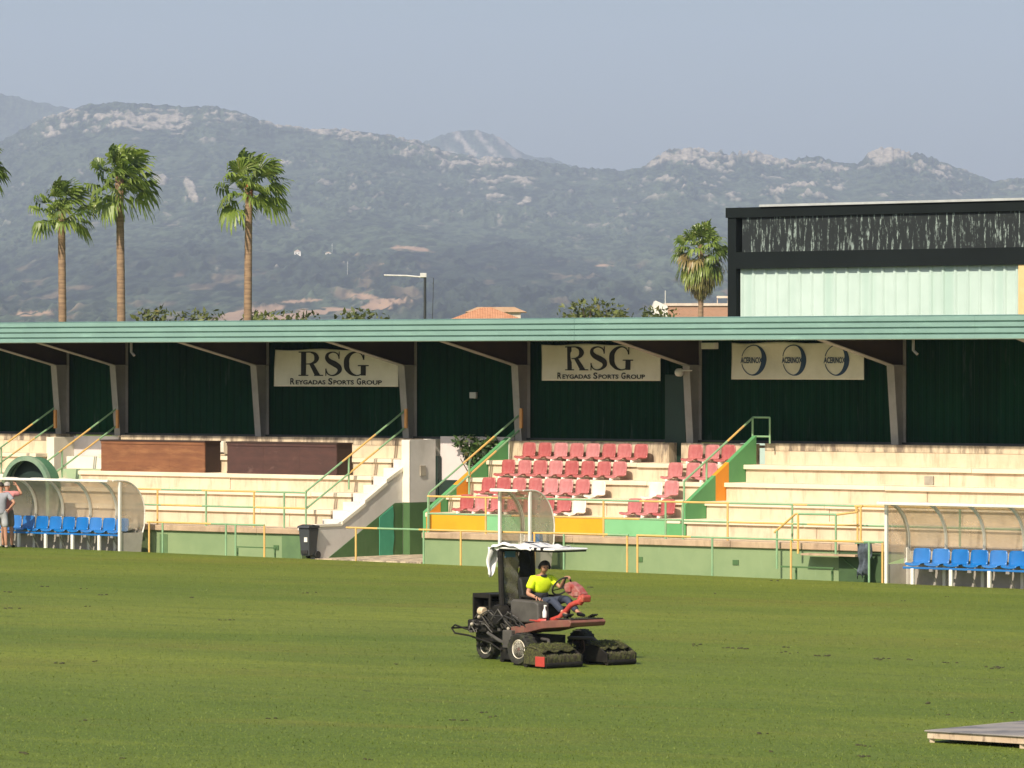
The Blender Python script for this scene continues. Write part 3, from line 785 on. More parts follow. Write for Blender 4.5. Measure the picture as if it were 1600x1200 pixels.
t = slope_rail('hand_rail', 'green and orange hand rail above the right flank of the red seats', s0, [(G, [P1[0], (P1[0][0]+(q[0]-P1[0][0])*.62, P1[0][1]+(q[1]-P1[0][1])*.62)]), (Yy, [(P1[0][0]+(q[0]-P1[0][0])*.62, P1[0][1]+(q[1]-P1[0][1])*.62), (P1[0][0]+(q[0]-P1[0][0])*.86, P1[0][1]+(q[1]-P1[0][1])*.86)]), (G, [(P1[0][0]+(q[0]-P1[0][0])*.86, P1[0][1]+(q[1]-P1[0][1])*.86), q])],
   [(G, sp_pts([(1069,752),(1069,840)], s0)), (G, sp_pts([(1104,722),(1104,780)], s0)), (G, sp_pts([(1176,652),(1176,722)], s0))], gs)
for z_ in (q[1], q[1]-.48): MB().tube([(s0, q[0], z_), (s0+.52, q[0], z_)], .024).build('rail', MATS[G], t, smooth=True)
MB().tube([(s0+.52, q[0], q[1]), (s0+.52, q[0], 3.03)], .024).build('post', MATS[G], t, smooth=True)

# ---- red stadium seats
def shell(mb, W, D, Hb, thick=.02, tilt=.10, seg=7):
    """one piece bucket seat: pan from the front lip back, curving into the backrest"""
    prof = [(-D*.52,.0-.035),(-D*.50,.0),(-D*.30,.012),(0,.0),(D*.26,.002),(D*.40,.03),(D*.46,.10),(D*.50,Hb*.45),(D*.53,Hb*.8),(D*.55,Hb*.96),(D*.575,Hb)]
    wid = [.80,.90,.96,.98,.98,.96,.97,1.0,.98,.88,.66]
    rows = []
    for (y, z), k in zip(prof, wid):
        r = []
        for j in range(seg+1):
            u = -1+2*j/seg; dish = (u*u)
            r.append((u*W/2*k, y-(.035*dish if z > .05 else 0), z+(.028*dish if z < .05 else 0)))
        rows.append(r)
    return mb.grid(rows)
def make_seat(label, matn, W=.455, D=.40, Hb=.385):
    t = thing('stadium_seat', label, 'seat', (0,0,0), -TH, 'plastic seats on the terraces')
    shell(MB(), W, D, Hb).build('seat_shell', MATS[matn], t, smooth='all', solid=.018)
    m = MB(); m.box(-.05, .05, -.20, .12, -.075, -.02); m.box(-.03,.03,-.23,-.18,-.09,-.03); m.build('mount', MATS['steel_white'], t, bevel=.006)
    return t
proto_r = make_seat('red', 'seat_red'); proto_w = make_seat('white', 'seat_white')
children_index()
used = {'r': False, 'w': False}
def put_seat(px, k, c, label, dz=.09):
    pr = proto_r if c == 'r' else proto_w
    o = pr if not used[c] else copy_tree(pr)
    used[c] = True
    w = WK[k] + .30
    o.location = SW(S(px, w), w, ZK[k]+dz); o['label'] = label
    o.rotation_euler = (R(random.uniform(-1.5,1.5)), 0, -TH+R(random.uniform(-3,3)))
rownm = {4: 'top row', 3: 'second row down', 2: 'third row down', 1: 'front row'}
lay = {4: ([820,845,870,895,920,945,970,995], [1081,1107,1132]),
       3: ([788,813,838,862,887,912,937,962], [1049,1077,1103]),
       2: ([757,781,805,830,855,878,904,('w',929)], [('w',1018),1043]),
       1: ([723,747,771,797,823,849,875,('w',898)], [985,1011,1037])}
for k in (4,3,2,1):
    for gi, grp in enumerate(lay[k]):
        n = 0
        for i, p in enumerate(grp):
            side = 'left block' if gi == 0 else 'right block'
            if isinstance(p, tuple): put_seat(p[1], k, 'w', 'pale seat without its red shell in the %s, %s of seats' % (rownm[k], side), .05)
            else:
                put_seat(p, k, 'r', 'faded red plastic seat, %s from the left in the %s, %s' % (ORD[n], rownm[k], side)); n += 1

# ---- brown boxes on the upper terraces
def press_box(label, pa, pb, pytop, pybot, mat, wf, depth, group='brown boarded boxes on the terraces'):
    s0, s1 = S(pa, wf), S(pb, wf); z1 = Z((pa+pb)/2, pytop, wf); z0 = ZK[3]
    t = sthing('press_box', label, 'box', s0, wf, z0, group)
    m = MB(); n = 3
    for i in range(n):
        a = s0+(s1-s0)*i/n; b = s0+(s1-s0)*(i+1)/n; m.box(a+.002, b-.002, wf, wf+.03, z0, z1-.03)
    m.build('front_panel', MATS[mat], t)
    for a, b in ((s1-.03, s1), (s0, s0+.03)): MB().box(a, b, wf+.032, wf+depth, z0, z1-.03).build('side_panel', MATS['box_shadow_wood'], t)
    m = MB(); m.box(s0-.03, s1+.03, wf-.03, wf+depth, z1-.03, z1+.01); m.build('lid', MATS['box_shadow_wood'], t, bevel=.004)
    for a, b in ((z1-.10, z1-.035), (z0, z0+.05)): MB().box(s0, s1, wf-.018, wf-.001, a, b).build('batten', MATS[mat], t)
press_box('rust brown boarded box on the left terraces, left of the darker one', 158, 320, 688.5, 735, 'board_brown', 3.12, .62)
press_box('dark plum brown boarded box on the left terraces beside the hand rail', 355, 526, 691.5, 737, 'board_dark', 3.12, .62)
s_, z_ = onw(346, 700, 4.2); smesh(MB().box(s_-.17, s_+.17, 4.1, 4.4, z_-.17, z_+.19), 'white_cabinet', 'small white box in the gap between the two brown boxes', 'cabinet', MATS['cream_wall'], s_, 4.1, z_-.17, bevel=.01)

# ---- banners
def wrinkle(u, v, seed, amp=.05):
    d = 0
    rr = random.Random(seed)
    for i in range(7):
        cx, cy = rr.uniform(-.1,1.1), 1.0; ang = rr.uniform(-.9,.9); q = (u-cx)*math.cos(ang)*4 + (1-v)*math.sin(ang)
        d += math.exp(-(q*3.2)**2)*amp*rr.choice((-1,1))*(.35+.65*v)*rr.uniform(.5,1)
    sag = -.006*math.sin(u*math.pi*3)
    return d + sag
def banner(label, pa, pb, pyt, pyb, w, seed, name='banner'):
    s0, s1 = S(pa, w), S(pb, w); z1, z0 = Z((pa+pb)/2, pyt, w), Z((pa+pb)/2, pyb, w)
    t = sthing(name, label, 'banner', s0, w, z0, 'sponsor banners on the back wall')
    W, Hh = s1-s0, z1-z0
    def pos(u, v, off=0.0): return (s0+u*W, w + wrinkle(u, v, seed) - off, z0+v*Hh - .02*math.sin(u*math.pi*4)*(v > .99))
    m = MB(); m.grid([[pos(i/90, j/24) for i in range(91)] for j in range(25)])
    m.build('cloth', MATS['banner_cloth'], t, smooth='all', solid=.003)
    return t, pos, W, Hh
def stroke(pts, widths, n=36):
    """smooth stroke of changing width through control points -> list of quads (2d)"""
    P = []; m = len(pts)
    def cr(a, b, c, d, t): return .5*((2*b)+(-a+c)*t+(2*a-5*b+4*c-d)*t*t+(-a+3*b-3*c+d)*t**3)
    for i in range(n+1):
        x = i/n*(m-1); k = min(int(x), m-2); f = x-k
        g = lambda arr, q: arr[max(0, min(m-1, q))]
        px = cr(*[g(pts, k+d)[0] for d in (-1,0,1,2)], f); py = cr(*[g(pts, k+d)[1] for d in (-1,0,1,2)], f)
        ww = widths[k]*(1-f)+widths[min(k+1, m-1)]*f
        P.append((px, py, ww))
    L, Rr = [], []
    for i, (x, y, ww) in enumerate(P):
        a, b = P[max(0,i-1)], P[min(n,i+1)]; dx, dy = b[0]-a[0], b[1]-a[1]; l = math.hypot(dx, dy) or 1
        nx, ny = -dy/l, dx/l; L.append((x+nx*ww/2, y+ny*ww/2)); Rr.append((x-nx*ww/2, y-ny*ww/2))
    return [[L[i], L[i+1], Rr[i+1], Rr[i]] for i in range(n)]
def rect(x0, y0, x1, y1, n=4):
    return [[(x0+(x1-x0)*i/n, y0), (x0+(x1-x0)*(i+1)/n, y0), (x0+(x1-x0)*(i+1)/n, y1), (x0+(x1-x0)*i/n, y1)] for i in range(n)]
def letters_RSG():
    """three tall high contrast serif capitals; unit height 1, returns {letter: quads}, advance"""
    Rq = rect(.10,0,.30,1) + rect(0,0,.40,.045) + rect(0,.955,.45,1)
    Rq += stroke([(.30,.975),(.48,.975),(.66,.90),(.73,.74),(.66,.58),(.48,.50),(.30,.49)], [.04,.05,.13,.20,.13,.05,.035])
    Rq += [[(.42,.50),(.60,.50),(.88,.0),(.66,.0)]] + rect(.62,0,.98,.045)
    Sq = stroke([(.60,.74),(.54,.90),(.36,.975),(.16,.90),(.12,.74),(.22,.60),(.42,.49),(.60,.36),(.62,.20),(.48,.06),(.30,.02),(.14,.10),(.07,.28)], [.03,.05,.045,.10,.16,.20,.23,.21,.16,.08,.045,.05,.03], 60)
    Sq += [[(.58,.70),(.63,.70),(.63,1.0),(.595,1.0)], [(.05,0),(.085,0),(.10,.30),(.05,.30)]]
    Gq = stroke([(.76,.68),(.68,.88),(.50,.975),(.28,.90),(.13,.70),(.11,.5),(.13,.30),(.28,.10),(.50,.02),(.68,.08),(.76,.18)], [.03,.045,.045,.12,.20,.215,.20,.12,.045,.05,.08], 60)
    Gq += [[(.73,.66),(.79,.66),(.79,1.0),(.755,1.0)]] + rect(.65,.02,.85,.42) + rect(.54,.40,.96,.445)
    return [(Rq, 1.02), (Sq, .80), (Gq, 1.0)]
def draw(mb, pos, W, Hh, quads, x0, y0, sx_, sy_, off=.012):
    for q in quads:
        vs = [pos((x0+a*sx_)/W, (y0+b*sy_)/Hh, off) for a, b in q]; mb.add(vs, [(0,1,2,3)])
def text_quads(s, bold=False):
    c = bpy.data.curves.new('text', 'FONT'); c.body = s; c.size = 1.0; c.fill_mode = 'FRONT'; c.resolution_u = 3
    if bold: c.offset = .028
    o = bpy.data.objects.new('text', c); COL.objects.link(o)
    dg = bpy.context.evaluated_depsgraph_get(); me = bpy.data.meshes.new_from_object(o.evaluated_get(dg))
    vs = [(v.co.x, v.co.y) for v in me.vertices]; fs = [tuple(p.vertices) for p in me.polygons]
    bpy.data.objects.remove(o); bpy.data.curves.remove(c); bpy.data.meshes.remove(me)
    return vs, fs
def draw_text(mb, pos, W, Hh, s, x0, y0, h, width, off=.012, bold=False, serif=0):
    vs, fs = text_quads(s, bold); xa, xb = min(v[0] for v in vs), max(v[0] for v in vs); k = width/(xb-xa); hs = h/.73
    mb.add([pos((x0+(v[0]-xa)*k)/W, (y0+v[1]*hs)/Hh, off) for v in vs], fs)
for (lab, a, b, yt, yb, sd) in (('cream banner reading RSG REYGADAS SPORTS GROUP beside the white stair column', 428, 622, 546, 604, 4), ('cream banner reading RSG REYGADAS SPORTS GROUP above the red seats', 847, 1032, 538, 595, 9)):
    t, pos, W, Hh = banner(lab, a, b, yt, yb, 5.02, sd)
    x = W*.20; hh = Hh*.66
    for q, adv in letters_RSG():
        m = MB(); draw(m, pos, W, Hh, q, x, Hh*.285, W*.205, hh); x += adv*W*.205; m.build('letter', MATS['lettering'], t)
    x = W*.135
    for word, ww in (('REYGADAS', .285), ('SPORTS', .21), ('GROUP', .20)):
        m = MB(); draw_text(m, pos, W, Hh, word[0], x, Hh*.06, Hh*.17, W*.036, bold=True)
        draw_text(m, pos, W, Hh, word[1:], x+W*.044, Hh*.06, Hh*.115, W*(ww-.044), bold=True); x += W*(ww+.022)
        m.build('lettering', MATS['lettering'], t)
t, pos, W, Hh = banner('cream banner with three dark blue crescent rings reading ACERINOX', 1142, 1350, 535, 593, 5.02, 21)
for i, u in enumerate((.175, .485, .80)):
    m = MB(); cx, cy = u*W, Hh*.52; Ro = Hh*.42
    q = []
    for k in range(48):
        def pt(j, inner):
            a = math.pi*2*j/48; th = .020+.105*max(0, math.cos(a+.15))**1.3
            r = Ro-(th if inner else 0)*Hh*1.3
            return (cx+r*math.cos(a), cy+r*math.sin(a))
        if 21 < k < 26: continue
        q.append([pt(k,0), pt(k+1,0), pt(k+1,1), pt(k,1)])
    draw(m, pos, W, Hh, q, 0, 0, 1, 1); m.build('emblem', MATS['logo_blue'], t)
    m = MB(); draw_text(m, pos, W, Hh, 'ACERINOX', cx-Ro*1.05, cy-Hh*.075, Hh*.16, Ro*1.75, .014, bold=True); m.build('lettering', MATS['logo_blue'], t)
# ================================================================ DUGOUTS
def poly_mat():
    m, nt, b = nodes('polycarbonate')
    v = coords(nt, (1,1,1)); n = noise(nt, 1.3, 4, .6, v)
    tr = nt.nodes.new('ShaderNodeBsdfTransparent'); tr.inputs[0].default_value = (.93,.90,.84,1)
    b.inputs['Base Color'].default_value = (.66,.60,.52,1); b.inputs['Roughness'].default_value = .35
    mx = nt.nodes.new('ShaderNodeMixShader'); nt.links.new(ramp(nt, n, .3, .7, .28, .48), mx.inputs[0])
    nt.links.new(tr.outputs[0], mx.inputs[1]); nt.links.new(b.outputs[0], mx.inputs[2])
    nt.links.new(mx.outputs[0], nt.nodes['Material Output'].inputs[0]); MATS['poly'] = m; return m
POLY = poly_mat()
def make_bucket(parent, s, w, z, W, label=None):
    m = MB(); shell(m, W, .40, .365)
    m.v = [(x+s, y+w, zz+z) for x, y, zz in m.v]
    return m.build('seat', MATS['seat_blue'], parent, smooth='all', solid=.016)
def dugout(label, s0, s1, ribs, seats, pitch, w0=-1.5, depth=.92, h=1.86, seatlab=''):
    zg = gz((s0+s1)/2, w0)
    t = sthing('dugout', label, 'dugout', s0, w0, zg, 'team dugouts with blue seats')
    top = zg+h; wf = w0-.28
    # back and roof profile (w, z)
    prof = [(w0+depth-.06, zg+.45), (w0+depth, zg+.62)]
    for i in range(13):
        a = R(-4+94*i/12); prof.append((w0+depth-.86+.88*math.cos(a), zg+.98+(h-1.0)*math.sin(max(a, 0)) ))
    prof += [(w0-.1, top-.015), (wf+.02, top-.02)]
    m = MB(); n = max(2, int((s1-s0)/.3))
    m.grid([[(s0+(s1-s0)*i/n, a, b) for a, b in prof] for i in range(n+1)])
    m.build('clear_shell', POLY, t, smooth='all', solid=.006)
    # ribs
    for x in ribs:
        zt_ = gz(x, w0)-zg
        m = MB(); m.tube([(x, a-.05, b) for a, b in prof], .042, 6); m.build('rib', MATS['steel_white'], t, smooth=True)
        MB().box(x-.045, x+.045, w0+depth-.13, w0+depth-.03, zg-.1, zg+.82).build('rib_foot', MATS['steel_white'], t, bevel=.01)
    # end panels with solid foot
    for x, e in ((s0, 0), (s1, 0)):
        m = MB(); poly = [(w0+.0, zg+.46)] + prof[1:-2] + [(w0, top-.02)]
        m.prism(poly, 0, x-.003, x+.003); m.build('end_panel', POLY, t)
        MB().prism([(w0+.02, zg-.12), (w0+depth-.14, zg-.12), (w0+depth-.05, zg+.455), (w0+.02, zg+.455)], 0, x-.012, x+.012).build('foot_panel', M('foot_panel', (.55,.50,.44), (.48,.43,.37), .5), t)
        m = MB(); m.tube([(x, a, b) for a, b in prof]+[], .020, 6); m.build('edge_tube', MATS['steel_white'], t, smooth=True)
        m = MB(); m.box(x-.035, x+.035, w0-.035, w0+.035, zg-.1+(gz(x,w0)-zg), top-.06); m.build('post', MATS['steel_white'], t, bevel=.008)
    m = MB(); m.box(s0-.02, s1-.16, wf-.03, wf+.03, top-.060, top+.005); m.build('roof_beam', MATS['steel_white'], t, bevel=.01)
    # solid skirt behind the seats
    MB().box(s0+.02, s1-.02, w0+depth-.10, w0+depth-.07, zg-.1, zg+.50).build('back_skirt', M('skirt', (.36,.33,.29), (.28,.26,.225), .7), t)
    # bench frame, legs and seats
    ws = w0+.36
    MB().box(seats[0]-pitch*.5, seats[-1]+pitch*.5, ws-.22, ws-.16, zg+.36, zg+.41).build('bench_beam', MATS['seat_blue'], t, bevel=.008)
    MB().box(seats[0]-pitch*.5, seats[-1]+pitch*.5, ws+.10, ws+.15, zg+.36, zg+.40).build('bench_beam', M('dull_steel', (.25,.24,.22), None, .6), t)
    for i, x in enumerate(seats):
        make_bucket(t, x, ws, zg+.46, pitch*.91)
        if i % 2 == 0:
            g = gz(x, ws)-zg
            MB().box(x-.04+pitch*.5*0, x+.045, ws-.24, ws-.17, zg-.06+g, zg+.37).build('leg', MATS['steel_white'], t, bevel=.01)
        else:
            m = MB(); m.tube([(x, ws-.2, zg+.36), (x-.04, ws+.1, zg-.06)], .018, 6); m.box(x-.05, x+.05, ws-.25, ws-.20, zg+.31, zg+.37); m.build('leg', M('dull_steel'), t)
    return t
w0 = -1.5
sL = S(187, w0)
seatsL = [S(38+20.9*i, w0+.36) for i in range(9)]; 
pL = seatsL[1]-seatsL[0]; seatsL = [seatsL[0]-pL*k for k in (2,1)] + seatsL
dugout('long clear curved dugout with blue bucket seats at the left, two men in front', S(-60, w0), sL, [S(p, w0+.9) for p in (-30, 14, 57, 99, 142, 183)], [x for x in seatsL if x < sL-.2], pL, seatlab='left')
sR0 = S(1385, w0); seatsR = [S(1434+30*i, w0+.36) for i in range(10)]; pR = seatsR[1]-seatsR[0]
dugout('long clear curved dugout with blue bucket seats at the right edge of the pitch', sR0, S(1720, w0), [S(p, w0+.9) for p in (1419, 1479, 1539, 1601, 1662)], seatsR, pR, h=1.90)
dugout('narrow clear one bay dugout behind the mower canopy', S(781, w0), S(828, w0), [S(816, w0+.9)], [S(832, w0+.36)], .40, h=1.93)
# poster-like sticker none; green tunnel at the left
tun_s = S(42, .2); zgt = 0
M('tunnel_green', (.07,.17,.09), (.05,.13,.07), .6, scale=2, stain=(.4,.42,.3), stain_amt=.5)
t = sthing('player_tunnel', 'dark green half round players tunnel behind the left dugout', 'tunnel', tun_s, .2, 0)
tr_ = S(79,.2)-tun_s; zc = Z(44, 714, .2)-tr_
for nm, r0, r1, a, b, mt in (('tunnel_shell', tr_-.03, tr_, .25, .60, 'tunnel_green'), ('rim', tr_-.10, tr_+.03, .12, .25, 'tun_rim')):
    m = MB(); K = 28
    if mt == 'tun_rim': M('tun_rim', (.22,.30,.20), (.12,.22,.14), .6)
    pts = [(tun_s-r1, -.2)] + [(tun_s-r1*math.cos(math.pi*k/K), zc+r1*math.sin(math.pi*k/K)) for k in range(K+1)] + [(tun_s+r1, -.2), (tun_s+r0, -.2)] + [(tun_s+r0*math.cos(math.pi*k/K), zc+r0*math.sin(math.pi*k/K)) for k in range(K+1)] + [(tun_s-r0, -.2)]
    m.prism(pts, 1, a, b); m.build(nm, MATS[mt], t)
for wq in (.4, .6):
    K = 24; MB().tube([(tun_s-(tr_-.05)*math.cos(math.pi*k/K), wq, zc+(tr_-.05)*math.sin(math.pi*k/K)) for k in range(K+1)], .03, 6).build('hoop', MATS['tun_rim'], t, smooth=True)
K=28; MB().prism([(tun_s-tr_+.06, -.2)]+[(tun_s-(tr_-.06)*math.cos(math.pi*k/K), zc+(tr_-.06)*math.sin(math.pi*k/K)) for k in range(K+1)]+[(tun_s+tr_-.06, -.2)], 1, .45, .49).build('back_curtain', M('gate_green'), t)
MB().box(tun_s-tr_-.6, tun_s-tr_-.02, .3, .5, 0, 2.0).build('side_panel', MATS['cream_wall'], t)

# ---- wheeled bin
x0, x1 = S(464, -.3), S(487, -.3); zb = gz(x0, -.3)
t = sthing('wheeled_bin', 'dark grey wheeled rubbish bin at the foot of the white stair', 'bin', (x0+x1)/2, -.3, zb)
c = (x0+x1)/2+.08; hw = (x1-x0)/2*.70
m = MB(); m.add([(c-hw*.8,-.36,zb+.08),(c+hw*.8,-.36,zb+.08),(c+hw*.8,-.1,zb+.08),(c-hw*.8,-.1,zb+.08),(c-hw,-.42,zb+.80),(c+hw,-.42,zb+.80),(c+hw,.0-.02,zb+.80),(c-hw,-.02,zb+.80)], [(0,3,2,1),(4,5,6,7),(0,1,5,4),(1,2,6,5),(2,3,7,6),(3,0,4,7)])
m.build('bin_body', MATS['bin_grey'], t, bevel=.02)
MB().prism([(-.46,zb+.80),(-.0,zb+.80),(-.02,zb+.86),(-.25,zb+.89),(-.44,zb+.85)], 0, c-hw-.02, c+hw+.02).build('lid', MATS['bin_grey'], t, bevel=.015)
MB().box(c+.02, c+.12, -.42, -.385, zb+.44, zb+.56).build('label', MATS['steel_white'], t)
MB().box(c-hw*.62, c+hw*.62, -.40, -.35, zb+.14, zb+.22).build('foot_slot', MATS['dark_rubber'], t)
for dx_ in (-hw+.03, hw-.03): MB().lathe([(.0,-.03),(.10,-.03),(.10,.03),(.0,.03)], (c+dx_, -.05, zb+.10), 0, 16).build('wheel', MATS['dark_rubber'], t)
# ---- dark green gate and hanging coat at the right
s0, s1 = S(1309,-.1), S(1378,-.1); zb = gz(s0,-.1)
t = sthing('pitch_gate', 'dark green gate panel under the coping beside the hanging jacket', 'gate', s0, -.1, zb)
MB().box(s0, s1, -.06, -.02, zb, .56).build('gate_panel', M('gate_olive', (.05,.10,.035), (.04,.08,.03), .7), t)
MB().tube([(s0, -.07, .5),(s0+.8,-.07,zb+.1)], .015).build('brace', MATS['dado_green'], t)
t = sthing('access_platform', 'low deck above dark green bars drawn as a rail shadow under the orange stepped rail', 'platform', S(1225,-.35), -.35, zb)
MB().box(S(1255,-.3), S(1340,-.3), -.4, -.1, Z(1300,869,-.4), Z(1300,866,-.4)).build('deck', MATS['coping'], t)
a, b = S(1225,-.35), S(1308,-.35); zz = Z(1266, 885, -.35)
MB().box(a, b, -.5, -.44, zz-.04, zz).build('frame', MATS['dado_green'], t, bevel=.006)  # dark bar and its legs stand in for the rail's cast shadow
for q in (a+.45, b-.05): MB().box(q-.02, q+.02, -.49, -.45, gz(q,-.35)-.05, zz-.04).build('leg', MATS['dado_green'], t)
t = sthing('rail_shadow_bars', 'low dark green bars drawn as a rail shadow beside the yellow rail post left of the bin', 'frame', S(375,-.35), -.35, 0)
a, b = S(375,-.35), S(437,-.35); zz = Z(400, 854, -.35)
MB().box(a, b, -.5, -.47, zz-.03, zz).build('frame', MATS['dado_green'], t, bevel=.006)  # dark green bars shaped as the shadow of the rail on the wall
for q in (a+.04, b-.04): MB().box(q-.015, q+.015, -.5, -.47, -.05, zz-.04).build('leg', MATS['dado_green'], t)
t = sthing('hanging_jacket', 'crumpled slate blue jacket hanging from the rail beside the dark gate', 'jacket', S(1350,-.4), -.4, 0)
m = MB(); rr = random.Random(4); rows = []
sa, sb = S(1339,-.4), S(1361,-.4); zt_, zb_ = Z(1350,849,-.4), Z(1350,905,-.4)
for j in range(19):
    v = j/18; r = []
    for i in range(15):
        u = i/14; wd = (1-.25*v+.12*math.sin(v*9)); x = (sa+sb)/2+(u-.5)*(sb-sa)*wd
        r.append((x, -.4+.05*math.sin(u*14+v*3)+.03*math.sin(v*11+u*4)-.05*math.sin(u*math.pi), zt_+(zb_-zt_)*v*(1-.12*abs(math.sin(u*7)))))
    rows.append(r)
m.grid(rows); m.build('cloth', M('jacket_cloth', (.09,.115,.14), (.03,.04,.05), .8, scale=6), t, smooth='all', solid=.015)
m = MB(); m.tube([(sa-.05,-.4,zt_),(sb+.1,-.4,zt_+.02)], .02); m.build('rail', MATS['rail_green'], t)

# ================================================================ VEGETATION
def leaf_mat(name, c1, c2, rough=.5, trans=.25):
    m, nt, b = nodes(name); g = nt.nodes.new('ShaderNodeNewGeometry')
    n = noise(nt, 1.6, 3, .6, coords(nt)); c = mix_col(nt, ramp(nt, n, .35, .65), c1, c2)
    at = nt.nodes.new('ShaderNodeAttribute'); at.attribute_name = 'tint'
    sp = nt.nodes.new('ShaderNodeSeparateColor'); nt.links.new(at.outputs['Color'], sp.inputs[0])
    c = mix_col(nt, ramp(nt, sp.outputs[0], 0, 1, 0, .75), c, tuple(min(1, x*2.0+.02) for x in c2))
    c = mix_col(nt, sp.outputs[1], c, (.34,.22,.10))
    nt.links.new(c, b.inputs['Base Color']); b.inputs['Roughness'].default_value = rough
    tl = nt.nodes.new('ShaderNodeBsdfTranslucent'); nt.links.new(c, tl.inputs[0])
    mx = nt.nodes.new('ShaderNodeMixShader'); mx.inputs[0].default_value = trans
    nt.links.new(b.outputs[0], mx.inputs[1]); nt.links.new(tl.outputs[0], mx.inputs[2])
    nt.links.new(mx.outputs[0], nt.nodes['Material Output'].inputs[0]); MATS[name] = m; return m
PALM = leaf_mat('palm_leaf', (.055,.105,.012), (.15,.205,.030), .4, .35)
TREE = leaf_mat('tree_leaf', (.060,.080,.018), (.13,.15,.034), .6, .2)
BUSH = leaf_mat('bush_leaf', (.02,.045,.010), (.06,.11,.022), .45, .2)
TRUNK = M('palm_trunk', (.30,.20,.12), (.20,.13,.08), .9, scale=1.2, stretch=(1,1,7), lo=.42, hi=.6, bmp=.5)
def mesh_tint(name, vs, fs, tint, mat, parent=None):
    me = bpy.data.meshes.new(name); me.from_pydata(vs, [], fs); me.materials.append(mat)
    ca = me.color_attributes.new('tint', 'FLOAT_COLOR', 'POINT')
    ca.data.foreach_set('color', np.array([(a, b, 0, 1) for a, b in tint], dtype=np.float32).ravel())
    o = bpy.data.objects.new(name, me); COL.objects.link(o); 
    if parent is not None: o.parent = parent
    return o
def fan_leaf(vs, fs, tint, base, dirv, pet, L, rr, dead=0.0, bright=0.0, wind=Vector((0,0,0)), droop=.5, spread=1.6):
    """a fan palm leaf: stalk from base along dirv, then folded segments with drooping tips"""
    dirv = dirv.normalized(); side = dirv.cross(Vector((0,0,1)))
    if side.length < .2: side = Vector((1,0,0))
    side.normalize(); nrm = side.cross(dirv).normalized()
    roll = rr.uniform(-.7,.7); side2 = side*math.cos(roll)+nrm*math.sin(roll); nrm = side2.cross(dirv).normalized(); side = side2
    e = base+dirv*pet+Vector((0,0,-.12*pet*pet))
    def quad(a, b, c, d, t1):
        i = len(vs); vs.extend([tuple(a), tuple(b), tuple(c), tuple(d)]); fs.append((i,i+1,i+2,i+3)); tint.extend([t1]*4)
    w = .025; quad(base-side*w, base+side*w, e+side*w, e-side*w, (bright+.4, dead))
    K = 13
    for k in range(K):
        a = -spread+2*spread*k/(K-1)+rr.uniform(-.04,.04)
        d = (dirv*math.cos(a)+side*math.sin(a)).normalized(); l = L*(1-.25*abs(a)/spread)*rr.uniform(.85,1.1)
        sd = d.cross(nrm).normalized(); ww = l*.125
        p0 = e; p1 = e+d*l*.5+nrm*(.05*l)+wind*.10*l; dd = d*.5+Vector((0,0,-1))*droop*rr.uniform(.7,1.3)+wind*.5
        p2 = p1+dd*l*.42; p3 = p2+(d*.15+Vector((0,0,-1))*droop+wind*.45)*l*.26
        tt = (min(1, bright+rr.uniform(0,.35)), min(1, dead+ (rr.uniform(0,.25) if rr.random() < .1 else 0)))
        fo = nrm*ww*.35
        quad(p0-sd*ww*.12, p0+sd*ww*.12, p1+sd*ww*.5+fo, p1-sd*ww*.5-fo, tt)
        quad(p1-sd*ww*.5-fo, p1+sd*ww*.5+fo, p2+sd*ww*.34, p2-sd*ww*.34, tt)
        quad(p2-sd*ww*.34, p2+sd*ww*.34, p3+sd*ww*.05, p3-sd*ww*.05, tt)
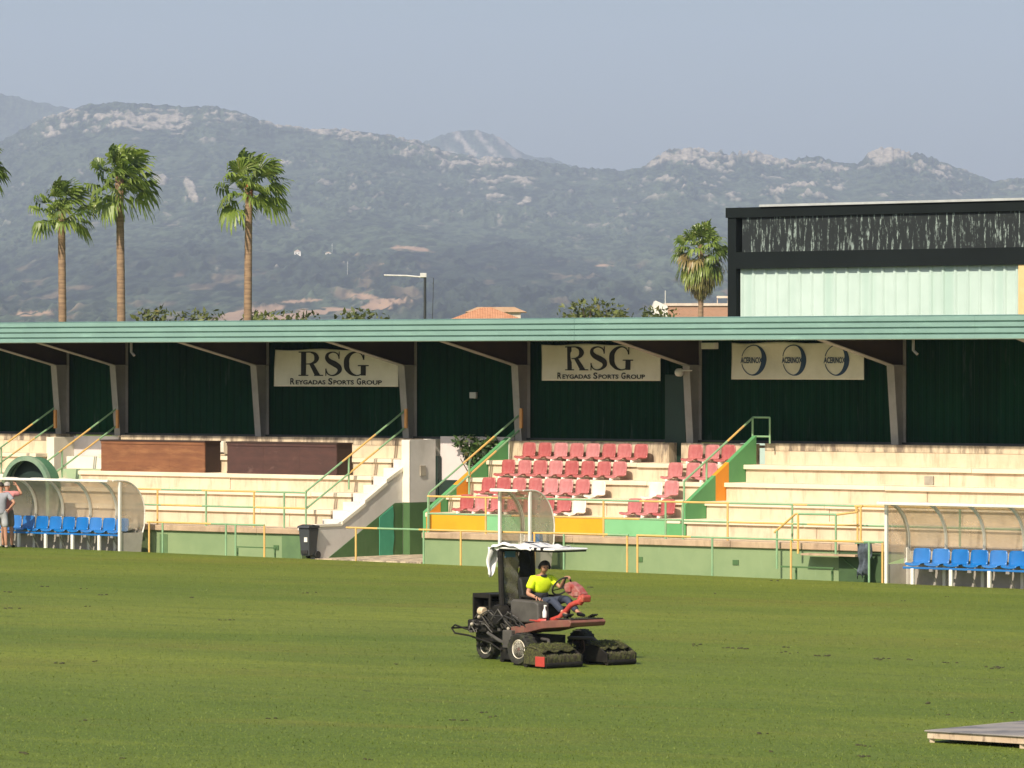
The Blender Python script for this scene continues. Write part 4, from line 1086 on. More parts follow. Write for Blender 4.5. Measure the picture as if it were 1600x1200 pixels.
def palm(label, px, Y, pytop, pyc, trw, crown, seed, n=34, skirt=0, lean=0.0, wind=(.5,0,0), fruit=False, px_base=None, col_dead=.0):
    """px of the crown's heart, pyc its height in the picture"""
    rr = random.Random(seed); k = Y/F
    xb = ((px_base if px_base else px)-800)*k; xc = (px-800)*k; zc = CAMH+(570-pyc)*k
    t = thing('fan_palm', label, 'palm', (xb, Y, 0), 0, 'fan palms behind the stand')
    m = MB(); pts = []; rad = []
    H = zc
    for i in range(60):
        f = i/59; r = trw*k/2*(1.18-.28*f) * (1+.05*(i % 2)) * (1.25 if f > .97 else 1)
        pts.append(((xc-xb)*f**1.5, 0, H*f)); rad.append(r)
    m.tube(pts, rad, 12); m.build('trunk', TRUNK, t, smooth='all')
    vs, fs, ti = [], [], []; c = Vector((xc-xb, 0, zc+.15)); Rr = crown*k
    wv = Vector(wind)
    for i in range(n):
        f = i/(n-1); el = R(82-118*f+rr.uniform(-9,9)); az = i*2.399+rr.uniform(-.3,.3)
        d = Vector((math.cos(el)*math.cos(az), math.cos(el)*math.sin(az), math.sin(el)))+wv*.22
        pet = Rr*rr.uniform(.42,.62); L = Rr*rr.uniform(.50,.66)*(1.12 if el > R(45) else 1)
        fan_leaf(vs, fs, ti, c+Vector((0,0,-.25*f)), d, pet, L, rr, dead=(col_dead if f > .8 and rr.random() < .5 else 0), bright=(.5 if rr.random() < .25 or f > .85 else 0), wind=wv*(1 if el > 0 else .5), droop=.18+.60*f)
    for i in range(16 if not skirt else 0):     # young and inner leaves filling the heart of the crown
        el = R(rr.uniform(-25, 80)); az = rr.uniform(0, 6.283); d = Vector((math.cos(el)*math.cos(az), math.cos(el)*math.sin(az), math.sin(el)))
        fan_leaf(vs, fs, ti, c+Vector((0,0,rr.uniform(-.5,.1))), d, Rr*rr.uniform(.14,.26), Rr*rr.uniform(.34,.48), rr, bright=rr.choice((0,.2,.8)), wind=wv*.5, droop=.35)
    for i in range(skirt):
        f = i/max(1, skirt-1); el = R(-30-50*f+rr.uniform(-10,10)); az = i*2.399
        d = Vector((math.cos(el)*math.cos(az), math.cos(el)*math.sin(az), math.sin(el)))
        fan_leaf(vs, fs, ti, c+Vector((0,0,-.3-Rr*.85*f)), d, Rr*(.45-.30*f), Rr*(.62-.25*f), rr, dead=rr.uniform(.35,1.0) if f > .25 else rr.uniform(0,.5), bright=.5, droop=1.0, spread=1.2)
    mesh_tint('crown', vs, fs, ti, PALM, t)
    m = MB(); 
    for i in range(40):
        a = rr.uniform(0, 6.28); h = rr.uniform(-.65, -.05); r = trw*k*.42
        m.box(c.x+math.cos(a)*r-.05, c.x+math.cos(a)*r+.05, math.sin(a)*r-.05, math.sin(a)*r+.05, c.z+h, c.z+h+.3)
    m.build('leaf_bases', M('palm_fruit', (.42,.13,.04), (.30,.12,.05), .8) if fruit else M('palm_bases', (.26,.17,.09), (.17,.11,.06), .9), t)
    return t
W1 = (.50, .1, -.08)
palm('leftmost whole fan palm, the shortest of the three with a ragged green crown', 96, 236, 265, 332, 12, 62, 3, 27, wind=W1, px_base=99)
palm('tallest fan palm, second of the three tall ones, its fronds blown to the right', 187, 236, 215, 286, 12.5, 72, 12, 29, wind=W1, px_base=191)
palm('fan palm with an orange seed cluster under its crown, right of the tallest', 389, 238, 232, 298, 12, 68, 25, 28, wind=W1, px_base=386, fruit=True)
palm('fan palm cut off by the left edge of the photo, fronds only', -38, 236, 225, 262, 12, 52, 31, 28, wind=W1)
palm('bushy fan palm with a skirt of dry brown fronds beside the black hall', 1095, 300, 345, 392, 8, 50, 44, 40, skirt=64, wind=(.08,0,0), col_dead=.7)

def leaf_cloud(centers, n, size, rr, tintf=None):
    vs, fs, ti = [], [], []
    for (c, r) in centers:
        for i in range(int(n*r[0]*r[2])):
            d = Vector((rr.gauss(0,1), rr.gauss(0,1), rr.gauss(0,1))).normalized()
            q = rr.uniform(.55, 1.05)**.6
            p = Vector((c[0]+d.x*r[0]*q, c[1]+d.y*r[1]*q, c[2]+d.z*r[2]*q))
            a = Vector((rr.gauss(0,1), rr.gauss(0,1), rr.gauss(0,1))).normalized(); b = a.cross(d+Vector((.1,.2,.3))).normalized()
            s1 = size*rr.uniform(.6,1.4); k = len(vs)
            vs += [tuple(p-a*s1), tuple(p-b*s1*.45), tuple(p+a*s1), tuple(p+b*s1*.45)]; fs.append((k,k+1,k+2,k+3))
            ti += [(rr.uniform(0,.5) if rr.random() < .4 else 0, .25 if rr.random() < .05 else 0)]*4
    return vs, fs, ti
def round_tree(label, px, py_top, wpx, Y, seed, name='tree', group='trees beyond the stand roof', dens=34, size=.16, flat=.6):
    rr = random.Random(seed); k = Y/F; x = (px-800)*k; zt_ = CAMH+(570-py_top)*k; Wd = wpx*k
    t = thing(name, label, 'tree', (x, Y, 0), 0, group)
    hc = min(zt_*.62, Wd*.55)
    m = MB(); m.tube([(0,0,-.3),(.1,0,zt_*.3),(0,.1,zt_*.72)], [.28,.22,.12], 8)
    cs_ = []
    nb = max(5, int(Wd/1.0))
    for i in range(nb):
        u = -1+2*(i+.5)/nb + rr.uniform(-.1,.1); r = Wd*rr.uniform(.13,.2)+.25
        z = zt_-r*.45-abs(u)**3*hc*.10-rr.uniform(0,.18)
        cs_.append(((u*Wd/2*.85, rr.uniform(-.3,.3)*Wd*.5, z), (r, r, r*.8)))
        for q in (1,2): cs_.append(((u*Wd/2*rr.uniform(.6,.9), rr.uniform(-.4,.4)*Wd*.6, z-r*.9*q), (r*1.1, r*1.1, r*.9)))
        m.tube([(0,0,zt_*.35),(u*Wd*.25, cs_[-1][0][1]*.4, z-.8),(u*Wd/2*.8, cs_[-1][0][1], z)], [.10,.06,.02], 5)
    m.build('trunk', M('bark', (.11,.08,.055), None, .9), t, smooth=True)
    vs, fs, ti = leaf_cloud(cs_, dens/ .35, size, rr)
    mesh_tint('crown', vs, fs, ti, TREE, t)
for i, (px, pt, wp, Y, lab) in enumerate([
    (245, 484, 62, 250, 'low green tree top above the roof right of the tallest palm'),
    (312, 487, 78, 255, 'flat green tree top above the roof left of the orange seeded palm'),
    (398, 489, 32, 250, 'small dark tree top at the foot of the orange seeded palm'),
    (450, 486, 88, 245, 'ragged light green tree top right of the orange seeded palm'),
    (565, 487, 76, 250, 'low green tree top left of the lamp post'),
    (922, 470, 92, 270, 'dark brownish round tree standing above the roof at centre right'),
    (1028, 481, 60, 262, 'small dark tree in front of the white house gable'),
    (968, 482, 34, 275, 'smallest dark tree between the round tree and the white gable')]):
    round_tree(lab, px, pt, wp, Y, 60+i)

# shrub behind the passage
bs, bz = onw(742, 706, 4.45)
t = sthing('shrub', 'dark leafy shrub hanging over the white passage wall', 'shrub', bs, 4.45, 0)
rr = random.Random(8)
cen = []
for px, py, r in ((718,688,.16),(728,692,.24),(742,700,.36),(756,706,.40),(744,718,.30),(766,700,.36),(735,704,.22),(715,693,.12),(760,722,.28)):
    a, b = onw(px, py, 4.45); cen.append(((a-bs, rr.uniform(-.1,.1), b), (r, r*.7, r)))
vs, fs, ti = leaf_cloud(cen, 900, .085, rr); mesh_tint('foliage', vs, fs, ti, BUSH, t)
m = MB(); 
for i in range(5): m.tube([(bs+.2, 4.5, .0), (bs+.15+.05*i, 4.5, 1.6), (bs-.5+.3*i, 4.45, bz+rr.uniform(-.2,.2))], [.035,.025,.012], 6)
m.build('stem', M('bark'), t)

# ================================================================ BACKGROUND BUILDINGS
HW = 20.0
h0 = S(1139, HW); h1 = h0+34
zt0 = Z(1139, 325, HW)
def slopez(s): return zt0 + 0.0*(s-h0)
t = sthing('sports_hall', 'black framed sports hall with pale mint ribbed panels and peeling paint', 'hall', h0, HW, 0)
def peel_mat():
    m, nt, b = nodes('peeling_black')
    v = coords(nt, (5.0, 5.0, .55)); n1 = noise(nt, 2.0, 5, .8, v, .05)
    v2 = coords(nt, (.30,.30,.2)); n2 = noise(nt, 1.5, 2, .5, v2)
    v3 = coords(nt, (5,5,2.2)); n3 = noise(nt, 2.0, 4, .7, v3)
    f = math_n(nt, 'MULTIPLY', ramp(nt, n1, .55, .58), ramp(nt, n2, .42, .52))
    f = math_n(nt, 'MULTIPLY', f, ramp(nt, n3, .42, .52))
    c = mix_col(nt, f, (.007,.011,.011), (.24,.30,.27))
    nt.links.new(c, b.inputs['Base Color']); b.inputs['Roughness'].default_value = .65; MATS['peel'] = m; return m
PEEL = peel_mat()
M('hall_black', (.008,.012,.012), (.006,.009,.009), .8, scale=.6, spec=.15)
zA = zt0; zB = Z(1160, 337+3, HW); zC = Z(1160, 394, HW); zD = Z(1160, 420, HW)
MB().box(h0-.05, h1, HW-.10, HW+18, zB, zA).build('roof_edge', MATS['hall_black'], t)
MB().box(h0-.08+1.3, h1, HW-.16, HW+1, zA+.003, zA+.07).build('roof_flashing', M('flashing', (.55,.57,.55), None, .4, .3), t)
MB().box(h0+.5, h1, HW-.02, HW+.12, zC, zB-.002).build('peeling_band', PEEL, t)
MB().box(h0+.3, h1, HW-.07, HW+.2, zD, zC-.002).build('beam', MATS['hall_black'], t)
px2s = lambda p: S(p, HW)
MB().box(h0, px2s(1152), HW-.06, HW+.3, 0, zB-.002).build('corner_post', MATS['hall_black'], t)
MB().box(h0+.02, h0+.15, HW+.3, HW+18, 0, zB-.002).build('side_wall', MATS['hall_black'], t)
MB().box(h0+.2, h1, HW+17.8, HW+18, 0, zB-.002).build('rear_wall', MATS['hall_black'], t)
xa, xb = px2s(1153), px2s(1592)
m = MB(); prof = []; x = xa
rr = random.Random(2)
while x < h1:
    pw = .42
    prof += [(x, HW+.12), (x+pw*.10, HW+.07), (x+pw*.22, HW+.07), (x+pw*.32, HW+.12)]; x += pw
m.grid([[(a, b, 0) for a, b in prof], [(a, b, zD+.02) for a, b in prof]])
def mint_mat():
    m, nt, b = nodes('mint_panel')
    g = coords(nt, (.55,.55,.5)); n1 = noise(nt, 1.0, 4, .6, g)
    v = coords(nt, (2.4,2.4,.02)); n2 = noise(nt, 1.0, 1, .3, v)
    c = mix_col(nt, ramp(nt, n1, .4, .65), (.50,.62,.56), (.44,.56,.50))
    c = mix_col(nt, ramp(nt, n2, .52, .72, 0, .45), c, (.30,.46,.38))
    c = mix_col(nt, ramp(nt, noise(nt, 1.0, 4, .6, coords(nt, (.9,.9,.9))), .62, .74, 0, .35), c, (.30,.42,.33))
    nt.links.new(c, b.inputs['Base Color']); b.inputs['Roughness'].default_value = .35; return m
m.build('ribbed_panel', mint_mat(), t, smooth=False)
MB().box(xb, h1, HW-.03, HW+.13, 0, zD-.003).build('yellow_panel', M('ochre', (.70,.50,.24), (.64,.45,.20), .6), t)

# brick wall building and white gable house beyond
def fl_build(name, label, cat, px0, px1, pyt, Y, mt, depth=6, **k):
    kk = Y/F; x0, x1 = (px0-800)*kk, (px1-800)*kk; z = CAMH+(570-pyt)*kk
    t = thing(name, label, cat, (x0, Y, 0), 0); MB().box(0, x1-x0, 0, depth, 0, z).build('wall', mt, t); return t, x1-x0, z
def brick_mat():
    m, nt, b = nodes('brick'); br = nt.nodes.new('ShaderNodeTexBrick'); br.inputs['Scale'].default_value = 3.0
    nt.links.new(coords(nt, (1,1,1), 'Object', (R(90),0,0)), br.inputs[0]); br.inputs['Color1'].default_value = (.40,.20,.12,1); br.inputs['Color2'].default_value = (.33,.17,.10,1); br.inputs['Mortar'].default_value = (.42,.34,.26,1)
    nt.links.new(br.outputs[0], b.inputs['Base Color']); b.inputs['Roughness'].default_value = .9; return m
BR = brick_mat()
t, W_, z_ = fl_build('brick_building', 'flat topped red brick building beside the black hall', 'building', 1040, 1137, 478, 330, BR)
MB().box(-.1, W_, -.1, 6.1, z_+.003, z_+.18).build('roof_coping', M('pale_coping', (.62,.52,.42), None, .8), t)
t, W_, z_ = fl_build('white_house', 'small white gabled house front left of the brick building', 'house', 1021, 1043, 478, 322, M('house_white'))
MB().prism([(0,z_),(W_,z_),(W_*.15,z_+.35)], 1, 0, 4).build('gable', M('house_white'), t)
MB().tube([(W_*.85,.2,z_),(W_*.85,.2,z_+1.0)], .03).build('chimney_pipe', M('lamp_pale'), t)
k = 330/F
t = thing('roof_water_tank', 'small pale tank frame on the brick building beside the hall', 'tank', ((1122-800)*k, 331, CAMH+(570-478)*k+.18), 0)
m = MB()
for a in (0,.7): m.tube([(a,0,0),(a,0,.45)], .03)
m.box(-.05,.75,-.2,.2,.35,.5); m.build('frame', M('pale_coping'), t)
# terracotta house
Y = 290; k = Y/F
t = thing('terracotta_house', 'low house with orange tiled hipped roof just above the stand roof', 'house', ((760-800)*k, Y, 0), 0)
zr = CAMH+(570-480)*k; ze = CAMH+(570-500)*k; hw = 58*k
MB().box(-hw*.95, hw*.95, -2.0, 3.5, 0, ze).build('wall', M('house_cream', (.60,.52,.42), None, .8), t)
def tile_mat():
    m, nt, b = nodes('roof_tiles'); wv = nt.nodes.new('ShaderNodeTexWave'); wv.inputs['Scale'].default_value = 3.2; wv.inputs['Distortion'].default_value = .6
    nt.links.new(coords(nt), wv.inputs[0]); n = noise(nt, 2.5, 4, .6, coords(nt))
    c = mix_col(nt, ramp(nt, n, .35, .65), (.50,.22,.10), (.62,.32,.17)); c = mix_col(nt, ramp(nt, wv.outputs[1], .3, .7, 0, .4), c, (.34,.14,.07))
    nt.links.new(c, b.inputs['Base Color']); b.inputs['Roughness'].default_value = .85; bump(nt, b, wv.outputs[1], .5, .05); return m
MB().add([(-hw,-2.3,ze),(hw,-2.3,ze),(hw,3.8,ze),(-hw,3.8,ze),(-hw*.12,.7,zr),(hw*.12,.7,zr)], [(0,1,5,4),(1,2,5),(2,3,4,5),(3,0,4),(3,2,1,0)]).build('roof', tile_mat(), t)
# ridge roof behind it, paler
Y = 320; k = Y/F
t = thing('terracotta_house', 'paler tiled roof ridge directly behind the orange hipped roof', 'house', ((775-800)*k, Y, 0), 0)
MB().box(-1.6, 1.6, -1, 3, 0, CAMH+(570-488)*k).build('wall', M('house_cream'), t)
MB().prism([(-2.0,CAMH+(570-488)*k),(2.0,CAMH+(570-488)*k),(1.2,CAMH+(570-480)*k),(-1.2,CAMH+(570-480)*k)], 1, -1.2, 3.2).build('roof', M('old_tiles', (.50,.33,.22), (.42,.27,.18), .9), t)
# street lamp / floodlight pole
Y = 185; k = Y/F; x = (664-800)*k
t = thing('street_lamp', 'dark pole with a long thin pale lamp arm pointing left above the roof', 'lamp post', (x, Y, 0), 0)
zp = CAMH+(570-430)*k
MB().tube([(0,0,0),(0,0,zp)], [.07,.05], 10).build('pole', MATS['steel_dark'], t, smooth=True)
m = MB(); m.tube([(0,0,zp-.08),(-.7,0,zp-.02),(-(664-600)*k,0,zp-.0)], .03, 8); m.build('arm', M('lamp_pale'), t, smooth=True)
MB().box(-.18, .06, -.08, .08, zp-.08, zp+.08).build('bracket', M('lamp_pale'), t, bevel=.01)
MB().tube([(.25,0,zp-3),(.32,0,zp-.1)], .012).build('stay', MATS['steel_dark'], t)
for px, pt, pb, Y, lab in ((519, 380, 402, 3150, 'thin white mast beside the hillside house'), (543, 408, 430, 2900, 'thin pale mast on the slope below the hillside houses')):
    Y *= 2; k = Y/F; t = thing('hillside_mast', lab, 'mast', ((px-800)*k, Y, CAMH+(570-pb)*k-6), 0, 'masts on the hillside')
    MB().tube([(0,0,0),(0,0,(pb-pt)*k+6)], [.28,.16], 6).build('pole', M('lamp_pale'), t)
    MB().box(-.9,.9,-.1,.1,(pb-pt)*k+3.5,(pb-pt)*k+4.0).build('cross_arm', M('lamp_pale'), t)

# ================================================================ LOW CONCRETE COVER in the right foreground
def gp_(px, py, z=0.0):
    a, b = ray(px, py); Y = (z-CAMH)/b
    return Vector((a*Y, Y, z))
def on_turf(px, py):
    z = -.2
    for i in range(6): p = gp_(px, py, z); z = ground_at(p.x, p.y)
    p.z = z; return p
zt_ = on_turf(1450, 1158).z + .17
A = gp_(1449, 1141, zt_); Bq = gp_(1650, 1163, zt_); C_ = gp_(1690, 1108, zt_)
D_ = A + (C_-Bq)
D_ = gp_(1500, 1134.5, zt_)
t = thing('platform', 'weathered pale edged slab lying raised on the grass at lower right', 'platform', (A.x, A.y, zt_-.17), 0, None, (A.x, A.y, zt_-.17))
def slab(mb, P, z0, z1, grow=0):
    mb.add([(p.x, p.y, z0) for p in P]+[(p.x, p.y, z1) for p in P], [(3,2,1,0),(4,5,6,7),(0,1,5,4),(1,2,6,5),(2,3,7,6),(3,0,4,7)])
u3, n3 = Vector((U[0], U[1], 0)), Vector((N[0], N[1], 0))
Bq = A + u3*4.2; C2 = Bq + n3*3.6; D_ = A + n3*3.6
P = [A, Bq, C2, D_]
m = MB(); slab(m, P, zt_-.115, zt_-.02); m.build('slab_edge', M('slab_edge', (.62,.52,.38), (.45,.33,.22), .85, scale=1.3, stain=(.14,.09,.06), stain_scale=(3,3,.6), stain_lo=.55, stain_hi=.66, stain_amt=.9), t, bevel=.006)
m = MB(); g_ = [A-(u3+n3)*.03, Bq+(u3-n3)*.03, C2+(u3+n3)*.03, D_+(n3-u3)*.03]; slab(m, g_, zt_-.018, zt_)
m.build('slab_top', M('slab_top', (.30,.27,.235), (.21,.20,.19), .8, scale=1.1, stretch=(.5,1.5,1), stain=(.10,.10,.11), stain_scale=(.5,1.2,1), stain_lo=.5, stain_hi=.62, stain_amt=.8), t, bevel=.004)
e = u3
for q in (.06, 1.55, 2.9, 4.1):
    p = A+e*q; m = MB(); m.box(p.x-.04+.03, p.x+.06, p.y+.03, p.y+.14, zt_-.22, zt_-.116); m.build('foot', M('slab_edge'), t)
# ================================================================ PEOPLE
M('skin_tone', (.46,.24,.15), (.40,.20,.125), .55, scale=6)
M('hair_dark', (.018,.012,.009), (.03,.02,.014), .6, scale=30, bmp=.4)
M('hair_grey', (.42,.38,.34), (.32,.29,.26), .7, scale=30, bmp=.4)
M('hi_vis', (.74,.90,.015), (.62,.80,.01), .7, scale=7, bmp=.3)
M('navy_cloth', (.018,.020,.028), (.012,.013,.018), .85, scale=8)
M('jeans', (.028,.038,.065), (.045,.055,.085), .85, scale=7, bmp=.3)
M('grey_shirt', (.30,.31,.34), (.25,.26,.285), .85, scale=6, bmp=.3)
M('grey_shorts', (.42,.43,.44), (.33,.34,.35), .85, scale=6, bmp=.3)
M('pink_shirt', (.60,.24,.23), (.50,.19,.19), .85, scale=6, bmp=.3)
M('khaki', (.20,.165,.125), (.15,.125,.095), .85, scale=6, bmp=.3)
M('shoe', (.55,.47,.38), (.40,.34,.28), .7, scale=9)
M('shoe_dark', (.03,.028,.025), None, .7)
def skin(name, verts, edges, mat, parent, sub=2, root=0):
    """verts = [(x, y, z, r) or (x, y, z, rx, ry)]: one continuous surface grown round a skeleton"""
    me = bpy.data.meshes.new(name); bm = bmesh.new(); lay = bm.verts.layers.skin.verify()
    vs = []
    for i, v in enumerate(verts):
        b = bm.verts.new(v[:3]); r = v[3:]; b[lay].radius = (r[0], r[-1]); b[lay].use_root = (i == root); vs.append(b)
    for a, b in edges: bm.edges.new((vs[a], vs[b]))
    bm.to_mesh(me); bm.free()
    o = bpy.data.objects.new(name, me); COL.objects.link(o)
    o.modifiers.new('skin', 'SKIN').use_smooth_shade = True
    s = o.modifiers.new('sub', 'SUBSURF'); s.levels = sub; s.render_levels = sub
    dg = bpy.context.evaluated_depsgraph_get(); m2 = bpy.data.meshes.new_from_object(o.evaluated_get(dg))
    bpy.data.objects.remove(o); bpy.data.meshes.remove(me)
    m2.materials.clear(); m2.materials.append(mat); m2.polygons.foreach_set('use_smooth', [True]*len(m2.polygons))
    m2.name = name
    o = bpy.data.objects.new(name, m2); COL.objects.link(o); o.parent = parent
    return o
def V(*a): return Vector(a)
class Skel:
    def __init__(self): self.v = []; self.e = []
    def p(self, v, *r): self.v.append((v[0], v[1], v[2], *r)); return len(self.v)-1
    def chain(self, start, items):
        k = start
        for it in items:
            j = self.p(it[0], *it[1:]); 
            if k is not None: self.e.append((k, j))
            k = j
        return k
def hand(sk, wrist_i, W, dirv, palm, curl=.5, side=1, s=1.0):
    """palm with four fingers and a thumb; dirv = along the hand, palm = direction the palm faces"""
    d = dirv.normalized(); pn = (palm - d*palm.dot(d)).normalized(); lat = d.cross(pn).normalized()*side
    c = W+d*.045*s; k = sk.p(c, .030*s, .018*s); sk.e.append((wrist_i, k))
    k2 = sk.p(W+d*.082*s, .032*s, .016*s); sk.e.append((k, k2))
    for i, L in enumerate((.072, .082, .076, .060)):
        off = lat*(.030-.020*i)*s; b = W+d*.092*s+off
        a1 = curl; d1 = (d*math.cos(a1)+pn*math.sin(a1)); d2 = (d*math.cos(a1*2.1)+pn*math.sin(a1*2.1))
        sk.chain(k2, [(b, .0095*s), (b+d1*L*.5*s, .0085*s), (b+d1*L*.5*s+d2*L*.5*s, .0065*s)])
    tb = W+d*.030*s+lat*.034*s; sk.chain(k, [(tb, .011*s), (tb+(d*.7+lat*.4+pn*.5)*.038*s, .010*s), (tb+(d*.9+lat*.2+pn*.7)*.066*s, .008*s)])
def person(name, label, loc, rotz, J, col, opts):
    """J: joints (Vector) pelvis, belly, chest, neck, head, face direction, shoulders, elbows, wrists, hips, knees, ankles, toes"""
    t = thing('person', label, 'person', loc, rotz)
    sk = Skel(); f = J['face'].normalized()
    pv = sk.p(J['pelvis'], .135, .115); be = sk.chain(pv, [(J['belly'], .135, .115)]); chst = sk.chain(be, [(J['chest'], .145, .12)])
    uc = sk.chain(chst, [((J['chest']+J['neck']*2)/3, .10, .085)])
    nk = sk.chain(uc, [(J['neck'], .052), (J['neck']*.5+J['head']*.5-f*.01, .055)])
    hd = J['head']; up = V(0,0,1); up = (up-f*up.dot(f)).normalized()
    h1_ = sk.chain(nk, [(hd-up*.03+f*.012, .074, .082), (hd+up*.045, .080, .090), (hd+up*.095, .055, .062)])
    ends = {}
    for sd, q in (('r', -1), ('l', 1)):
        sh, el, wr = J['shoulder_'+sd], J['elbow_'+sd], J['wrist_'+sd]
        e_ = sk.chain(uc, [(sh, .058), (sh*.5+el*.5, .050), (el, .042), (el*.55+wr*.45, .039), (wr, .027, .022)])
        hand(sk, e_, wr, J['hand_'+sd], J['palm_'+sd], opts.get('curl_'+sd, .5), side=q*opts.get('thumb', 1))
        hp, kn, an, to = J['hip_'+sd], J['knee_'+sd], J['ankle_'+sd], J['toe_'+sd]
        sk.chain(pv, [(hp, .088), (hp*.5+kn*.5, .076), (kn, .056), (kn*.6+an*.4, .055), (an, .036), (an*.4+to*.6, .034), (to, .026)])
    skin('body', sk.v, sk.e, MATS['skin_tone'], t)
    # face
    lat = up.cross(f).normalized()
    m = MB(); c0 = hd+f*.083
    m.ball(tuple(c0+f*.016-up*.005), (.012,.012,.018), 8, 6); m.build('nose', MATS['skin_tone'], t, smooth='all')
    for k in (-1, 1):
        e_ = hd+f*.074+lat*.030*k+up*.022; MB().ball(tuple(e_), (.011,.011,.009), 8, 6).build('eye', M('eye_dark', (.03,.02,.015), None, .3), t, smooth='all')
        e_ = hd+lat*.080*k-f*.005; MB().ball(tuple(e_), (.016,.016,.030), 8, 6).build('ear', MATS['skin_tone'], t, smooth='all')
    MB().ball(tuple(hd+f*.078-up*.042), (.016,.016,.006), 8, 6).build('mouth', M('lip', (.30,.12,.09), None, .5), t, smooth='all')
    # hair cap: upper and back part of an ellipsoid
    m = MB(); rows = []
    for i in range(9):
        a = R(90-15*i*.95); r = []
        for j in range(25):
            b = 2*math.pi*j/24; dd = f*math.cos(b)+lat*math.sin(b)
            front = max(0, math.cos(b)); aa = a if a > R(28)*front else R(28)*front + (a-R(28)*front)*.12
            rad = .094 + .004*math.sin(b*7+i)
            r.append(tuple(hd+up*.028-f*.006 + (dd*math.cos(aa)*rad*.92 + up*math.sin(aa)*rad*.98)))
        rows.append(r)
    m.grid(rows); m.build('hair', MATS[opts['hair']], t, smooth='all', solid=.008)
    # shirt: torso and sleeves
    s2 = Skel(); q = opts.get('bulk', 1.0)
    a0 = s2.p(J['belly']*.85+J['chest']*.15 if q > 1 else J['pelvis']-V(0,0,.07), .164*q, .142*q); b0 = s2.chain(a0, ([] if q > 1 else [(J['pelvis']+V(0,0,.03), .162, .145), (J['belly'], .155*q, .136*q)]) + [(J['chest'], .162*q, .138*q)])
    u0 = s2.chain(b0, [((J['chest']+J['neck']*2)/3+V(0,0,-.01), .124*q, .110*q)]); s2.chain(u0, [(J['neck']-V(0,0,.025), .066)])
    for sd in 'rl':
        sh, el = J['shoulder_'+sd], J['elbow_'+sd]
        s2.chain(u0, [(sh, (.064 if q > 1 else .080)*q), (sh*.55+el*.45, .072*q), (sh*.28+el*.72, .070*q)])
    skin('shirt', s2.v, s2.e, MATS[opts['shirt']], t)
    if opts.get('band'):
        s4 = Skel(); s4.chain(None, [(J['pelvis']-V(0,0,.02), .158*q, .146*q), (J['belly'], .160*q, .148*q), (J['belly']*.45+J['chest']*.55, .176*q, .156*q)]); skin('shirt_band', s4.v, s4.e, MATS[opts['band']], t)
        s4 = Skel(); s4.chain(None, [(J['neck']-V(0,0,.055), .100*q), (J['neck']+V(0,0,.015), .076)]); skin('collar', s4.v, s4.e, MATS[opts['band']], t)
    bulk = opts.get('bulk', 1.0)
    # trousers or shorts
    s3 = Skel(); p0 = s3.p(J['pelvis']+V(0,0,.04 if not opts.get('short') else .12), .148, .130); p1 = s3.chain(p0, [(J['pelvis']-V(0,0,.02), .150, .130)])
    for sd in 'rl':
        hp, kn, an = J['hip_'+sd], J['knee_'+sd], J['ankle_'+sd]
        if opts.get('short'): s3.chain(p1, [(hp, .105), (hp*.5+kn*.5, .098), (hp*.12+kn*.88, .092)])
        else: s3.chain(p1, [(hp, .103), (hp*.5+kn*.5, .092), (kn, .074), (kn*.5+an*.5, .070), (kn*.1+an*.9, .060)])
    skin('shorts' if opts.get('short') else 'trousers', s3.v, s3.e, MATS[opts['legs']], t)
    for sd in 'rl':
        an, to = J['ankle_'+sd], J['toe_'+sd]; s5 = Skel(); s5.chain(None, [(an-V(0,0,.02)+(an-to)*.15, .045), (an*.5+to*.5-V(0,0,.012), .045, .040), (to, .040, .032), (to+(to-an)*.18, .03, .022)])
        skin('shoe', s5.v, s5.e, MATS[opts['shoe']], t)
    return t
def standing(px, py, w, label, opts, pose, rot):
    s_ = S(px, w); p = SW(s_, w, gz(s_, w)-.02)
    J = dict(pelvis=V(0,0,.93), belly=V(0,0,1.08), chest=V(0,.01,1.27), neck=V(0,0,1.46), head=V(0,.02,1.60), face=V(.3,1,-.05),
      hip_r=V(-.10,0,.88), hip_l=V(.10,0,.88), knee_r=V(-.11,.02,.48), knee_l=V(.12,-.02,.48), ankle_r=V(-.11,0,.09), ankle_l=V(.14,-.03,.09), toe_r=V(-.13,.14,.045), toe_l=V(.16,.11,.045),
      shoulder_r=V(-.19,0,1.40), shoulder_l=V(.19,0,1.40), elbow_r=V(-.26,-.03,1.12), elbow_l=V(.26,-.03,1.12), wrist_r=V(-.22,.12,.92), wrist_l=V(.22,.12,.92),
      hand_r=V(0,.3,-1), hand_l=V(0,.3,-1), palm_r=V(1,0,0), palm_l=V(-1,0,0))
    J.update(pose)
    k = opts.get('scale', 1.0)
    t = person('person', label, p, rot, J, None, opts); t.scale = (k,k,k)
    return t
standing(1, 856, -2.35, 'man in grey t shirt and pale grey shorts, hand on hip, at the left edge',
   dict(shirt='grey_shirt', legs='grey_shorts', short=True, hair='hair_dark', shoe='shoe', scale=1.03), 
   dict(elbow_l=V(.36,-.10,1.19), wrist_l=V(.21,-.02,1.02), hand_l=V(-1,-.2,-.25), palm_l=V(0,.5,-1), toe_r=V(-.12,.14,.045)), R(4))
standing(11, 855, -1.95, 'man in pink shirt and khaki shorts shading his eyes with a raised hand',
   dict(shirt='pink_shirt', legs='khaki', short=True, hair='hair_grey', shoe='shoe_dark', scale=1.03),
   dict(shoulder_l=V(.19,.0,1.42), elbow_l=V(.36,.10,1.40), wrist_l=V(.23,.14,1.62), hand_l=V(-.5,0,.9), palm_l=V(-.2,.6,-.6), face=V(.5,1,0)), R(-8))

